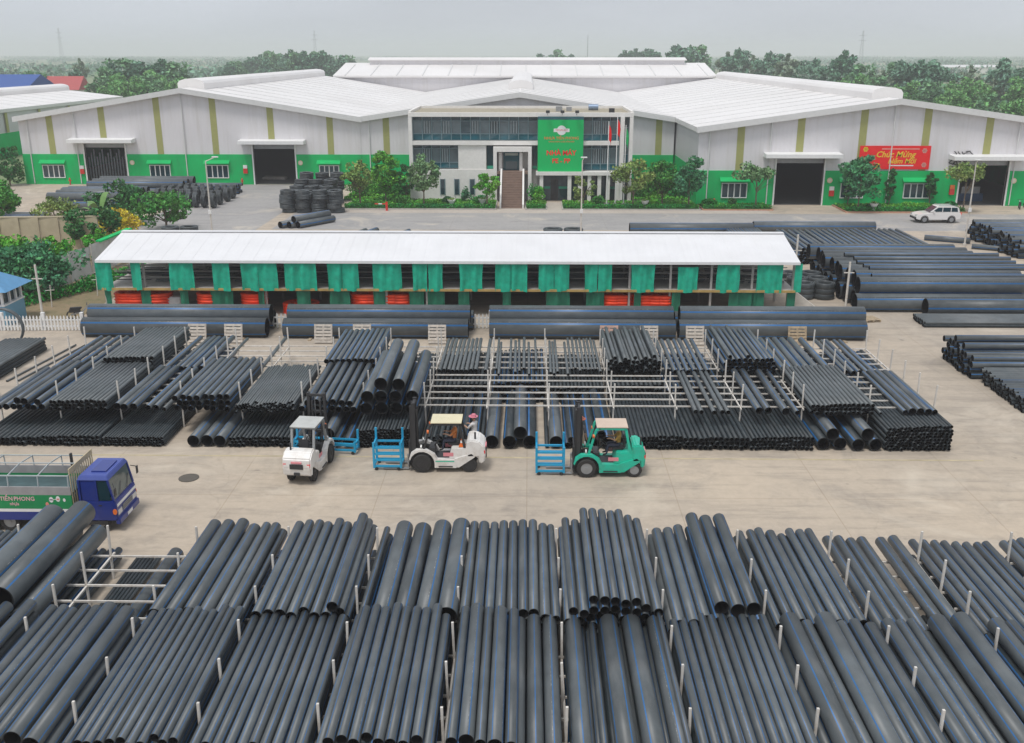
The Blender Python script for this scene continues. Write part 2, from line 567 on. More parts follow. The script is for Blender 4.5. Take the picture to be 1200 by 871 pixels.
def hall(name, label, x0, x1, xa, y0, y1, ze, za, band=4.0, doors=(), wins=(), stripes=(), monitor=(4, None), front=True, left_side=None, roof_over=0.7):
    root = empty(name, (0, 0, 0))
    tag(root, label, 'factory hall', 'factory halls')

    def zr(x):
        return lerp(ze, za, (x - x0) / (xa - x0)) if x <= xa else lerp(za, ze, (x - xa) / (x1 - xa))
    # roof: two slopes with fascia
    th = 0.55
    for a, b, s_ in ((x0, xa, -1), (xa, x1, 1)):
        za_, zb_ = zr(a), zr(b)
        m_ = MB()
        n = 24
        ext0 = a - (0.35 if s_ < 0 else 0)
        ext1 = b + (0.35 if s_ > 0 else 0)
        m_.prism([(ext0, za_ + 0.004), (ext1, zb_ + 0.004), (ext1, zb_ + th), (ext0, za_ + th)], y0 - roof_over, y1, 'y')
        ro = m_.build('roof', ROOF, root)
        # fascia trim along the gable and standing seams over the slope
        f = MB()
        f.prism([(ext0, za_ - 0.06), (ext1, zb_ - 0.06), (ext1, zb_ + th + 0.06), (ext0, za_ + th + 0.06)], y0 - roof_over - 0.08, y0 - roof_over - 0.003, 'y')
        f.build('fascia', TRIM, ro)
        sm_ = MB()
        yy = y0 + 3.5
        while yy < y1 - 2:
            sm_.prism([(ext0 + 0.1, za_ + th), (ext1 - 0.1, zb_ + th), (ext1 - 0.1, zb_ + th + 0.07), (ext0 + 0.1, za_ + th + 0.07)], yy, yy + 0.16, 'y')
            yy += 6.0
        tag(sm_.build('roof_seams', TRIM, ro), kind='stuff')
    # ridge ventilator
    if monitor:
        ya, yb = y0 + monitor[0], monitor[1] or y1
        zz = za + th - 0.35
        prof = [(xa - 1.8, zz), (xa - 1.8, zz + 0.85), (xa - 1.55, zz + 1.2), (xa - 0.8, zz + 1.42), (xa, zz + 1.5), (xa + 0.8, zz + 1.42), (xa + 1.55, zz + 1.2), (xa + 1.8, zz + 0.85), (xa + 1.8, zz)]
        MB().prism(prof, ya, yb, 'y').build('ridge_vent', ROOFX, root)
    if front:
        cuts = sorted(set([x0, x1, xa] + [d for D in doors for d in D[:2]]))
        up = MB()
        for a, b in zip(cuts[:-1], cuts[1:]):
            mid = (a + b) / 2
            dr = next((D for D in doors if D[0] < mid < D[1]), None)
            zb = dr[2] if dr else band
            up.prism([(a, zb), (b, zb), (b, zr(b)), (a, zr(a))], y0, y0 + 0.25, 'y')
            if not dr:
                MB().box(a, b, y0 - 0.12, y0 + 0.25, 0, band).build('wall_base', GREENW, root)
        up.build('wall', CLAD, root)
        for D in doors:
            d0, d1, dz = D
            dd = MB().box(d0 - 0.18, d0, y0 - 0.2, y0 + 0.3, 0, dz).build('door_jamb', WHITE, root)
            MB().box(d1, d1 + 0.18, y0 - 0.2, y0 + 0.3, 0, dz).build('door_jamb', WHITE, root)
            cn = MB().prism([(y0 - 0.02, dz + 0.2), (y0 - 0.02, dz + 0.75), (y0 - 1.7, dz + 0.62), (y0 - 1.7, dz + 0.2)], d0 - 1.6, d1 + 1.6, 'x')
            cn.build('canopy', WHITE, dd)
            MB().box(d0 + 0.005, d1 - 0.005, y0 + 0.32, y0 + 0.5, dz - 0.55, dz - 0.005).build('shutter_box', STEEL, dd)
        for sx in stripes:
            dr = next((D for D in doors if D[0] - 1 < sx < D[1] + 1), None)
            zb = dr[2] + 0.75 if dr else band
            MB().prism([(sx - 0.42, zb + 0.01), (sx + 0.42, zb + 0.01), (sx + 0.42, zr(sx + 0.42) - 0.02), (sx - 0.42, zr(sx - 0.42) - 0.02)], y0 - 0.035, y0 + 0.05, 'y').build('cladding_strip', OLIVE, root)
        for dx_ in [x0 + 1.2] + [q + 3.4 for q in stripes[::2]]:
            if not any(D[0] - 0.6 < dx_ < D[1] + 0.6 for D in doors):
                MB().cyl((dx_, y0 - 0.2, 0.1), (dx_, y0 - 0.2, zr(dx_) - 0.1), 0.07, n=8).build('downpipe', TRIM, root)
        for wx0, wx1 in wins:
            window_obj(root, wx0, wx1, 0.95, 2.5, y0 - 0.12)
    # side walls, back wall and floor, so that the doors look into a dark hall
    for sx, o in ((x0, 1), (x1, -1)):
        a, b = sorted((sx, sx + o * 0.22))
        MB().box(a, b, y0 + 0.26, y1 - 0.3, band + 0.003, ze - 0.01).build('side_wall', CLADY, root)
        MB().box(a - 0.03, b + 0.03, y0 + 0.26, y1 - 0.3, 0, band).build('side_base', GREENW, root)
    MB().prism([(x0, 0), (x1, 0), (x1, ze), (xa, za), (x0, ze)], y1 - 0.25, y1, 'y').build('back_wall', CLAD, root)
    MB().box(x0 + 0.25, x1 - 0.25, y0 + 0.3, y1 - 0.4, 0.0, 0.02).build('floor', mat('hall_floor', (0.16, 0.16, 0.155), 0.6, coord='World'), root)
    return root


hl = hall('factory_hall', 'long grey-white gabled hall with two doors, beside the coil stacks', -68.3, -22.45, -45.9, 134, 221, 8.3, 12.0,
          doors=[(-59.8, -54.3, 5.4), (-37.0, -31.4, 5.25)], wins=[(-65.7, -62.9), (-51.1, -48.5), (-43.4, -40.6), (-28.1, -25.6)],
          stripes=(-64.1, -57.0, -49.5, -42.0, -34.4, -26.5))
hm = hall('factory_hall', 'low-pitched grey-white hall directly behind the office building', -22.45, 19.35, -1.2, 134.06, 221, 8.3, 11.5,
          stripes=(-19.0, 17.3), monitor=(16, None))
hr = hall('factory_hall', 'long grey-white gabled hall carrying the red banner', 19.6, 64.4, 42.0, 116, 221, 8.35, 11.5,
          doors=[(28.7, 34.2, 5.37), (50.0, 55.4, 5.15)], wins=[(22.6, 25.4), (36.4, 38.9), (43.7, 46.6)],
          stripes=(24.4, 31.2, 38.3, 45.5, 52.6, 59.6))
hn = hall('factory_hall', 'white-roofed neighbouring hall beyond the concrete boundary wall', -118, -89, -102, 150, 221, 7.4, 8.9, doors=[(-104, -98, 5)],
          stripes=(-110, -95))
for i, zz in enumerate((158, 170, 182, 194, 206)):
    MB().box(-88.78, -88.70, zz, zz + 0.8, 4.1, 7.3).build('cladding_strip', OLIVE, hn)

# tall cross hall at the back
bh = empty('cross_hall')
tag(bh, 'tall white cross hall rising behind the other roofs', 'factory hall', 'factory halls')
Y0, Y1, YR = 222.0, 254.0, 238.0
ZE, ZR = 11.9, 14.4
m_ = MB()
m_.prism([(Y0 - 0.6, ZE), (YR, ZR), (YR, ZR + 0.4), (Y0 - 0.6, ZE + 0.4)], -42.5, 40.5, 'x')
br_ = m_.build('roof', ROOFX, bh)
MB().prism([(YR, ZR), (Y1, ZE), (Y1, ZE + 0.4), (YR, ZR + 0.4)], -42.5, 40.5, 'x').build('roof', ROOFX, bh)
for i in range(15):
    x = -40 + i * 5.6
    MB().prism([(Y0 - 0.6, ZE + 0.4), (YR - 2.6, ZR + 0.02), (YR - 2.6, ZR + 0.16), (Y0 - 0.6, ZE + 0.55)], x, x + 0.22, 'x').build('roof_seam', DARK if False else TRIM, br_)
MB().box(-36.5, 35.5, YR - 2.5, YR + 2.5, ZR - 0.2, ZR + 0.9).build('ridge_vent', CLAD, bh)
MB().prism([(YR - 3.0, ZR + 0.91), (YR - 3.0, ZR + 1.1), (YR, ZR + 1.6), (YR + 3.0, ZR + 1.1), (YR + 3.0, ZR + 0.91)], -36.9, 35.9, 'x').build('ridge_vent_roof', ROOFX, bh)
MB().box(-42, 40, Y0, Y1 - 0.4, 0, ZE - 0.003).build('wall', CLAD, bh)

# hanging plastic strips in the barred doorway
for k in range(14):
    MB().box(-59.7 + k * 0.38, -59.7 + k * 0.38 + 0.2, 134.55, 134.58, 0.6, 3.6 + 0.5 * (k % 3)).build('door_strip', mat('strip_grey', (0.07, 0.085, 0.095), 0.4), hl)
# red banner on the near hall
bn = MB().box(38.1, 46.2, 115.80, 115.86, 4.2, 6.85).build('banner', SIGN_RED)
tag(bn, 'red festival banner with yellow lettering on the hall wall', 'banner')
rx = (rad(90), 0, 0)
text_mesh('Chúc Mừng', 0.95, SIGN_YELLOW, 'lettering', bn, (42.2, 115.79, 5.85), rx, 0.004, shear=0.25)
text_mesh('Năm Mới', 0.8, SIGN_YELLOW, 'lettering', bn, (43.0, 115.79, 5.1), rx, 0.004, shear=0.25)
MB().box(41.6, 44.4, 115.785, 115.80, 4.56, 4.68).build('white_line', WHITE, bn)
MB().box(40.6, 44.9, 115.785, 115.80, 6.44, 6.55).build('pale_line', mat('banner_pink', (0.8, 0.35, 0.3), 0.6), bn)
for cx_, cz_ in ((38.75, 6.45), (45.5, 6.3), (45.6, 4.7), (40.3, 4.6)):
    fl = MB()
    for k in range(6):
        a = k * math.pi / 3
        fl.cyl((cx_ + 0.17 * math.cos(a), 115.80, cz_ + 0.17 * math.sin(a)), (cx_ + 0.17 * math.cos(a), 115.788, cz_ + 0.17 * math.sin(a)), 0.13, n=8)
    fl.build('blossom', SIGN_YELLOW if cx_ < 41 else mat('banner_pink', (0.8, 0.35, 0.3), 0.6), bn)
# hoses and cables hanging beside the second door
hc = MB()
RH = random.Random(5)
for i in range(5):
    x = 48.9 + i * 0.45
    z = 6.2
    p = (x, 115.9, z)
    for k in range(5):
        q = (x + RH.uniform(-0.5, 0.5), 115.85, z - 0.35 * (k + 1) + RH.uniform(-0.2, 0.5))
        hc.cyl(p, q, 0.05, n=6)
        p = q
tag(hc.build('hanging_cable', DARK), 'tangle of dark cables on the wall beside the hall door', 'cable')
# round wall signs and red fire boxes by the doors
for x, y, kind in ((-53.5, 133.85, 'o'), (-30.7, 133.85, 'o'), (35.0, 115.85, 'o'), (56.2, 115.85, 'o')):
    o = MB().cyl((x, y - 0.03, 2.9), (x, y + 0.02, 2.9), 0.32, n=18).build('round_sign', mat('sign_cream', (0.7, 0.55, 0.38), 0.6))
    MB().cyl((x, y - 0.034, 2.9), (x, y - 0.031, 2.9), 0.22, n=18).build('face', mat('sign_face', (0.75, 0.68, 0.55), 0.6), o)
    tag(o, 'small round cream sign on the green wall beside a hall door', 'sign', 'round signs beside the hall doors')
FIRE = mat('fire_red', (0.6, 0.03, 0.02), 0.4)
for x, y, z, lb in ((-60.4, 133.8, 1.6, 'red and white notice board beside the barred hall doorway'), (-38.2, 133.8, 1.7, 'red and white notice board beside the open hall doorway'),
                    (35.3, 115.8, 1.3, 'red fire hose box on the green wall beside the dark doorway'), (49.2, 115.8, 1.5, 'red and orange fire box near the parked white car')):
    o = MB().box(x - 0.28, x + 0.28, y - 0.12, y + 0.08, z - 0.2, z + 0.45).build('fire_box', FIRE)
    MB().box(x - 0.26, x + 0.26, y - 0.10, y + 0.08, z + 0.46, z + 0.9).build('notice', SIGN_ORANGE if x > 40 else WHITE, o)
    tag(o, lb, 'fire box')
for x in (-62.0, -38.6, 21.6):
    yb = 133.2 if x < 0 else 114.9
    o = empty('fire_hydrant', (x, yb, 0))
    tag(o, 'red fire hydrant standing at the foot of the green wall', 'hydrant', 'hydrants at the hall walls')
    MB().cyl((0, 0, 0), (0, 0, 0.75), 0.09, n=10).cyl((0, 0, 0.75), (0, 0, 0.95), 0.13, 0.05, n=10).build('body', FIRE, o)
    MB().cyl((-0.2, 0, 0.55), (0.2, 0, 0.55), 0.06, n=8).build('outlet', FIRE, o)
# heaps of stock inside the open doorways
for x, y, lb in ((-35.8, 139.5, 'pale heap of bagged stock inside the open doorway'), (51.6, 119.5, 'dark machine on blue base inside the hall doorway')):
    o = empty('stock_heap' if x < 0 else 'machine', (x, y, 0.02))
    tag(o, lb, 'stock' if x < 0 else 'machine')
    if x < 0:
        for k in range(6):
            MB().box(-0.7, 0.7, -0.5, 0.5, 0, 0.35).build('bag', PALLET, o, bevel=0.12).location = ((k % 3) * 1.0 - 1.0, (k // 3) * 0.8, (k // 3) * 0.0)
    else:
        MB().box(0, 3.0, 0, 1.2, 0, 0.9).build('base', mat('machine_blue', (0.02, 0.07, 0.16), 0.5), o)
        MB().box(0.4, 2.6, 0.2, 1.0, 0.9, 1.7).build('housing', STEEL, o)
        MB().cyl((-0.8, 0, 0), (-0.8, 0, 1.1), 0.45, n=16).build('drum', mat('drum_tan', (0.35, 0.25, 0.13), 0.6), o)

# ================================================================ office building
YO = 119.0


def ox(px):
    return (px - 619.5) / 9.72


def oz(py):
    return 9.83 - (py - 137) * 0.0985


of = empty('office_building')
tag(of, 'three-storey white office with dark glass bands, green billboard and brown stairs', 'office building')
XL, XR = ox(481.5), ox(739)
# main block set back behind the facade frame, roof slab and parapet
MB().box(XL + 0.4, XR - 0.4, YO + 0.9, YO + 11.5, 0, 9.9).build('wall', WALLW, of)
rf = MB().box(XL + 0.3, XR - 0.3, YO + 0.2, YO + 11.8, 9.905, 10.2).build('roof', mat('roof_tan', (0.34, 0.30, 0.22), 0.8, var=0.2, coord='World'), of)
fr = MB()
fr.box(XL, XR, YO - 0.3, YO + 0.2, 9.85, 10.32)
fr.box(XL, XL + 0.3, YO + 0.2, YO + 11.8, 9.95, 10.5)
fr.box(XR - 0.3, XR, YO + 0.2, YO + 11.8, 9.95, 10.5)
fr.box(XL + 0.3, XR - 0.3, YO + 11.5, YO + 11.8, 9.95, 10.5)
fr.build('parapet', WALLW, of)
# rooftop plant
for x, y, s_ in ((3.3, 4.5, 0.6), (4.6, 5.2, 0.5), (9.6, 2.2, 0.5)):
    MB().box(x, x + s_ * 1.3, YO + y, YO + y + s_, 10.2, 10.2 + s_).build('roof_unit', STEEL if x < 9 else DARK, rf)
tk = MB().cyl((7.4, YO + 7, 10.60), (8.6, YO + 7, 10.60), 0.36, n=16).build('water_tank', mat('tank_blue', (0.25, 0.33, 0.45), 0.35, metal=0.5), rf)
MB().bar((7.7, YO + 6.7, 10.24), (7.7, YO + 7.3, 10.24), 0.1).bar((8.3, YO + 6.7, 10.24), (8.3, YO + 7.3, 10.24), 0.1).build('tank_stand', STEEL, rf)
# frame columns
MB().box(XL, XL + 0.42, YO - 0.28, YO + 0.9, 0, 9.848).build('corner_pier', WALLW, of)
MB().box(XR - 0.42, XR, YO - 0.28, YO + 0.9, 0, 9.848).build('corner_pier', WALLW, of)
MB().box(ox(724), ox(728.5), YO - 0.9, YO - 0.45, 0, 9.9).build('column', WALLW, of)


def curtain(px0, px1, py0, py1, n, rows, name='window_band', tint=GLASS, opener=()):
    """a band of glazing: frame, mullions and one pane object per field"""
    x0, x1, z1, z0 = ox(px0), ox(px1), oz(py0), oz(py1)
    root = MB().box(x0, x1, YO + 0.55, YO + 0.88, z0, z1).build(name, mat('mullion_grey', (0.16, 0.26, 0.29), 0.4), of)
    fr_ = MB()
    for i in range(n + 1):
        x = lerp(x0, x1, i / n)
        fr_.box(x - 0.035, x + 0.035, YO + 0.38, YO + 0.56, z0, z1)
    zs = [z0] + [lerp(z0, z1, r_) for r_ in rows] + [z1]
    for z in zs[1:-1]:
        for i in range(n):
            fr_.box(lerp(x0, x1, i / n) + 0.036, lerp(x0, x1, (i + 1) / n) - 0.036, YO + 0.40, YO + 0.55, z - 0.03, z + 0.03)
    fr_.build('mullion', mat('mullion_grey', (0.16, 0.26, 0.29), 0.4), root)
    GREY = mat('glass_blind', (0.11, 0.15, 0.165), 0.15, var=0.35, scale=0.6, spec=0.6)
    RG = random.Random(int(px0 * 7))
    for i in range(n):
        a, b = lerp(x0, x1, i / n) + 0.04, lerp(x0, x1, (i + 1) / n) - 0.04
        for r_ in range(len(zs) - 1):
            m2 = GLASS_T if r_ == 0 and len(rows) > 1 else (GREY if 0 < r_ < len(zs) - 2 + (len(rows) == 1) and RG.random() < 0.7 else tint)
            MB().add([(a, YO + 0.5 + RG.uniform(-0.015, 0.015), zs[r_] + 0.035), (b, YO + 0.5 + RG.uniform(-0.015, 0.015), zs[r_] + 0.035),
                      (b, YO + 0.5 + RG.uniform(-0.02, 0.02), zs[r_ + 1] - 0.035), (a, YO + 0.5 + RG.uniform(-0.02, 0.02), zs[r_ + 1] - 0.035)], [(0, 1, 2, 3)]).build('pane', m2, root, fix=False)
        if i in opener:
            o_ = MB()
            xa_, xb_ = a + 0.18, b - 0.18
            za_, zb_ = zs[1] + 0.05, zs[-2] if len(zs) > 3 else zs[-1] - 0.1
            for q in (xa_, xb_ - 0.07):
                o_.box(q, q + 0.07, YO + 0.33, YO + 0.45, za_, zb_)
            o_.box((xa_ + xb_) / 2 - 0.04, (xa_ + xb_) / 2 + 0.04, YO + 0.33, YO + 0.45, za_, zb_)
            o_.build('sash', mat('sash_grey', (0.30, 0.36, 0.38), 0.4), root)
    return root


curtain(485.8, 630, 137, 164.6, 13, (0.27, 0.82), opener=(1, 3, 6, 8, 10))
curtain(682.5, 723.5, 137, 165, 4, (0.27, 0.82), opener=(1, 2))
curtain(729, 734.6, 137, 200, 1, (0.3, 0.44, 0.8))
curtain(485.8, 538, 170.5, 197.8, 5, (0.25, 0.85), opener=(1, 3))
curtain(682.5, 723.5, 170, 200, 4, (0.25, 0.85), opener=(1, 2))
# white spandrels
sp = MB()
sp.box(XL + 0.42, ox(723.5), YO - 0.25, YO + 0.55, oz(170) + 0.02, oz(165) - 0.02)
sp.build('spandrel', WALLW, of)
sp = MB()
sp.box(XL + 0.42, ox(579), YO - 0.1, YO + 0.9, 0.0, oz(199))
sp.box(ox(538.2), ox(570.5), YO - 0.02, YO + 0.9, oz(199) + 0.002, oz(170) + 0.018)
sp.build('white_wall', WALLW, of)
for px in (519.5, 536, 554):
    MB().box(ox(px - 2.2), ox(px + 2.2), YO - 0.16, YO - 0.1, oz(229), oz(210.5)).build('slit_window', GLASS, of)
    f = MB()
    f.box(ox(px - 3), ox(px - 2.2), YO - 0.2, YO - 0.101, oz(229.5), oz(210)).box(ox(px + 2.2), ox(px + 3), YO - 0.2, YO - 0.101, oz(229.5), oz(210))
    f.build('slit_frame', mat('mullion_grey', (0.16, 0.26, 0.29), 0.4), of)
for a, b in ((571, 578.5), (624, 629.5)):
    w_ = MB().box(ox(a), ox(b), YO + 0.5, YO + 0.88, oz(199), oz(171)).build('side_window', GLASS, of)
    MB().box(ox(a) + 0.02, ox(b) - 0.02, YO + 0.42, YO + 0.499, oz(198.5), oz(195)).build('green_sill', mat('sill_green', (0.02, 0.32, 0.2), 0.5), w_)
# portal and entrance
po = MB()
po.box(ox(579), ox(583), YO - 1.0, YO + 0.6, 0, oz(171.5))
po.box(ox(619), ox(623), YO - 1.0, YO + 0.6, 0, oz(171.5))
po.box(ox(583), ox(619), YO - 1.0, YO + 0.6, oz(177), oz(171.5))
po.box(ox(585), ox(588.5), YO - 0.2, YO + 0.88, 3.5, oz(178.5))
po.box(ox(609), ox(612.5), YO - 0.2, YO + 0.88, 3.5, oz(178.5))
po.build('portal', WALLW, of)
ed = MB().box(ox(590), ox(609), YO + 0.78, YO + 0.9, 3.6, oz(178.6)).build('entrance_door', GLASS_T, of)
MB().box(ox(592), ox(607), YO + 0.72, YO + 0.779, 5.3, 5.6).build('door_sign', mat('door_strip_pale', (0.45, 0.5, 0.45), 0.5), ed)
MB().box(ox(593), ox(606), YO + 0.70, YO + 0.778, 3.7, 4.6).build('door_leaf', mat('glass_blind', (0.11, 0.15, 0.165), 0.15), ed)
MB().box(ox(583.2), ox(618.8), YO - 1.0, YO + 0.77, 3.3, 3.6).build('landing', BROWN, of)
sx0, sx1 = ox(589.5), ox(612.5)
stp = empty('staircase')
stp.parent = of
ns = 22
for i in range(ns):
    z1 = 3.6 * (1 - i / ns) - 0.02
    y1 = YO - 1.0 - i * 0.235
    MB().box(sx0, sx1, y1 - 0.232, y1, max(z1 - 0.6, 0.005), z1).build('step', BROWN, stp)
for x in (sx0 - 0.22, sx1 + 0.02):
    yb = YO - 1.0 - ns * 0.235
    MB().prism([(YO - 1.0, 0), (YO - 1.0, 3.95), (yb, 0.45), (yb, 0)], x, x + 0.2, 'x').build('balustrade', WALLW, stp)
# ground floor loggia
lg = MB()
lg.box(ox(628), ox(736), YO - 1.2, YO + 0.5, oz(204.5), oz(200.5))
lg.build('balcony_slab', WALLW, of)
MB().box(ox(632), ox(734), YO + 0.5, YO + 0.89, 0.03, oz(205)).build('loggia_glass', GLASS, of)
for px in (634.5, 667, 679, 690, 701.5, 711.5, 722.5):
    MB().box(ox(px) - 0.22, ox(px) + 0.22, YO - 1.0, YO - 0.55, 0, oz(204.6)).build('column', WALLW, of)
for px0, px1 in ((638, 645), (655, 665), (694, 698), (715, 721)):
    MB().box(ox(px0), ox(px1), YO + 0.42, YO + 0.499, 1.4, 1.7).build('green_sill', mat('sill_green', (0.02, 0.32, 0.2), 0.5), of)
MB().box(ox(646), ox(654), YO + 0.40, YO + 0.499, 0.05, 2.6).build('door', DARK, of)

# billboard on the facade
bb = MB().box(ox(630), ox(682), YO - 0.75, YO - 0.45, oz(200.3), oz(140)).build('billboard', SIGN_GREEN)
tag(bb, 'tall green billboard with red lettering hung on the office facade', 'billboard')
MB().box(ox(630), ox(682), YO - 0.62, YO - 0.45, oz(139.95), oz(136.2)).build('top_rail', GLASS_T, bb)
yb = YO - 0.757
lgm = MB()
lgm.cyl((ox(657), YO - 0.752, oz(152)), (ox(657), YO - 0.765, oz(152)), 0.55, n=28)
lg_o = lgm.build('logo', WHITE, bb)
MB().box(ox(648), ox(666), YO - 0.772, YO - 0.7655, oz(154), oz(150)).build('logo_bar', WHITE, bb, bevel=0.0)
text_mesh('TIFOPLAST', 0.3, mat('logo_red', (0.65, 0.10, 0.12), 0.5), 'logo_lettering', bb, (ox(657), YO - 0.775, oz(152)), rx, 0.002)
text_mesh('NHỰA TIỀN PHONG', 0.44, SIGN_ORANGE, 'lettering', bb, (ox(657), yb, oz(161.2)), rx, 0.004)
text_mesh('CHUNG DỰNG CUỘC SỐNG MỚI', 0.2, SIGN_ORANGE, 'lettering', bb, (ox(657), yb, oz(165.3)), rx, 0.004)
text_mesh('NHÀ MÁY', 0.78, SIGN_RED, 'lettering', bb, (ox(657), yb, oz(178.6)), rx, 0.006, bold=0.03)
text_mesh('PE - PP', 0.74, SIGN_RED, 'lettering', bb, (ox(657), yb, oz(188)), rx, 0.006, bold=0.03)
for px in (641, 657.5, 674):
    o = MB().bar((ox(px), YO - 0.3, 10.1), (ox(px), YO - 1.4, 10.5), 0.05).box(ox(px) - 0.22, ox(px) + 0.22, YO - 1.6, YO - 1.25, 10.35, 10.65).build('flood_lamp', DARK)
    tag(o, 'small black flood lamp on the parapet above the green billboard', 'flood lamp', 'flood lamps above the billboard')

# flagpoles
for px, zt, flag, lb in ((708, 9.6, SIGN_RED, 'white flagpole with red flag, beside the billboard'), (717.5, 10.2, SIGN_RED, 'tallest white flagpole, red flag, middle of the three'),
                         (727, 9.2, GREENW, 'white flagpole with green flag, beside the office corner column')):
    x = ox(px)
    o = empty('flagpole', (x, YO - 4.2, 0))
    tag(o, lb, 'flagpole', 'flagpoles before the office')
    MB().cyl((0, 0, 0.3), (0, 0, zt), 0.07, 0.045, n=10).build('pole', WHITE, o)
    MB().cyl((0, 0, 0), (0, 0, 0.3), 0.9, 0.8, n=16).build('base', STEEL, o)
    fm = MB()
    n = 8
    vs_ = []
    for j in range(2):
        for i in range(n):
            t = i / (n - 1)
            vs_.append((0.06 + 0.38 * t * (1 - 0.25 * j) + 0.05 * math.sin(5 * t), 0.13 * math.sin(7 * t + j), zt - 0.35 - (1.1 * t) - j * (1.7 - 0.45 * t)))
    fm.add(vs_, [(i, i + 1, n + i + 1, n + i) for i in range(n - 1)], 0, True)
    fo = fm.build('flag', flag, o, fix=False)
# ================================================================ vegetation
def leafmat(name, c, tr=0.25):
    if name in MATS:
        return MATS[name]
    m = bpy.data.materials.new(name)
    m.use_nodes = True
    t = m.node_tree
    b = t.nodes['Principled BSDF']
    N, K = t.nodes.new, t.links.new
    b.inputs['Roughness'].default_value = 0.6
    b.inputs['Specular IOR Level'].default_value = 0.3
    g = N('ShaderNodeNewGeometry')
    n1 = N('ShaderNodeTexNoise')
    n1.inputs['Scale'].default_value = 0.9
    n1.inputs['Detail'].default_value = 3
    K(g.outputs['Position'], n1.inputs['Vector'])
    hsv = N('ShaderNodeHueSaturation')
    hsv.inputs['Color'].default_value = (*c, 1)
    r1 = N('ShaderNodeMapRange')
    r1.inputs[3].default_value, r1.inputs[4].default_value = 0.55, 2.15
    K(g.outputs['Random Per Island'], r1.inputs[0])
    K(r1.outputs[0], hsv.inputs['Value'])
    r2 = N('ShaderNodeMapRange')
    r2.inputs[1].default_value, r2.inputs[2].default_value = 0.3, 0.7
    r2.inputs[3].default_value, r2.inputs[4].default_value = 0.475, 0.53
    K(n1.outputs[0], r2.inputs[0])
    K(r2.outputs[0], hsv.inputs['Hue'])
    K(hsv.outputs[0], b.inputs['Base Color'])
    MATS[name] = m
    return m


LF = dict(
    dark=leafmat('leaf_dark', (0.030, 0.125, 0.030)),
    mid=leafmat('leaf_mid', (0.050, 0.185, 0.030)),
    fresh=leafmat('leaf_fresh', (0.085, 0.27, 0.025)),
    olive=leafmat('leaf_olive', (0.15, 0.215, 0.055)),
    grey=leafmat('leaf_grey', (0.12, 0.21, 0.09)),
    yellow=leafmat('leaf_yellow', (0.45, 0.36, 0.02)),
    hedge=leafmat('leaf_hedge', (0.02, 0.18, 0.025)),
    blue=leafmat('leaf_blue', (0.045, 0.17, 0.07)),
)


def leaves_np(centers, sizes, rng, flat=0.0):
    """quads of random orientation at given points -> (verts, faces)"""
    n = len(centers)
    a = rng.normal(size=(n, 3))
    a /= np.linalg.norm(a, axis=1)[:, None]
    b = rng.normal(size=(n, 3))
    b[:, 2] *= (1 - flat)
    b -= a * (a * b).sum(1)[:, None]
    b /= np.linalg.norm(b, axis=1)[:, None]
    s_ = sizes[:, None]
    v = np.stack([centers - a * s_, centers - b * s_ * 0.55, centers + a * s_, centers + b * s_ * 0.55], axis=1).reshape(-1, 3)
    return v


def leaf_mesh(name, verts, m):
    n = len(verts) // 4
    me = bpy.data.meshes.new(name)
    me.vertices.add(len(verts))
    me.vertices.foreach_set('co', verts.astype(np.float32).ravel())
    me.loops.add(4 * n)
    me.loops.foreach_set('vertex_index', np.arange(4 * n, dtype=np.int32))
    me.polygons.add(n)
    me.polygons.foreach_set('loop_start', np.arange(0, 4 * n, 4, dtype=np.int32))
    me.polygons.foreach_set('loop_total', np.full(n, 4, dtype=np.int32))
    me.materials.append(m)
    me.update(calc_edges=True)
    return me


def crown_points(rng, w_, h, z0, clumps, per, cs, shape='round'):
    pts = []
    for i in range(clumps):
        u = rng.normal(size=3)
        u /= np.linalg.norm(u)
        rr = rng.uniform(0.35, 1.0) ** 0.5
        c = np.array([u[0] * w_ / 2 * rr, u[1] * w_ / 2 * rr, u[2] * h / 2 * rr]) * rng.uniform(0.75, 1.22)
        if shape == 'cone':
            k = 0.5 - c[2] / h
            c[:2] *= 0.25 + 0.95 * k
        elif shape == 'umbrella':
            c[2] = abs(c[2]) * 0.6 + rng.uniform(-0.12, 0.12) * h
        c[2] += z0 + h / 2
        r_ = cs * rng.uniform(0.4, 1.35)
        q = rng.normal(size=(per, 3))
        q /= np.linalg.norm(q, axis=1)[:, None]
        q *= (rng.uniform(0.25, 1.0, size=(per, 1)) ** 0.45) * r_
        q[:, 2] *= 0.75
        pts.append(c + q)
    return np.concatenate(pts)


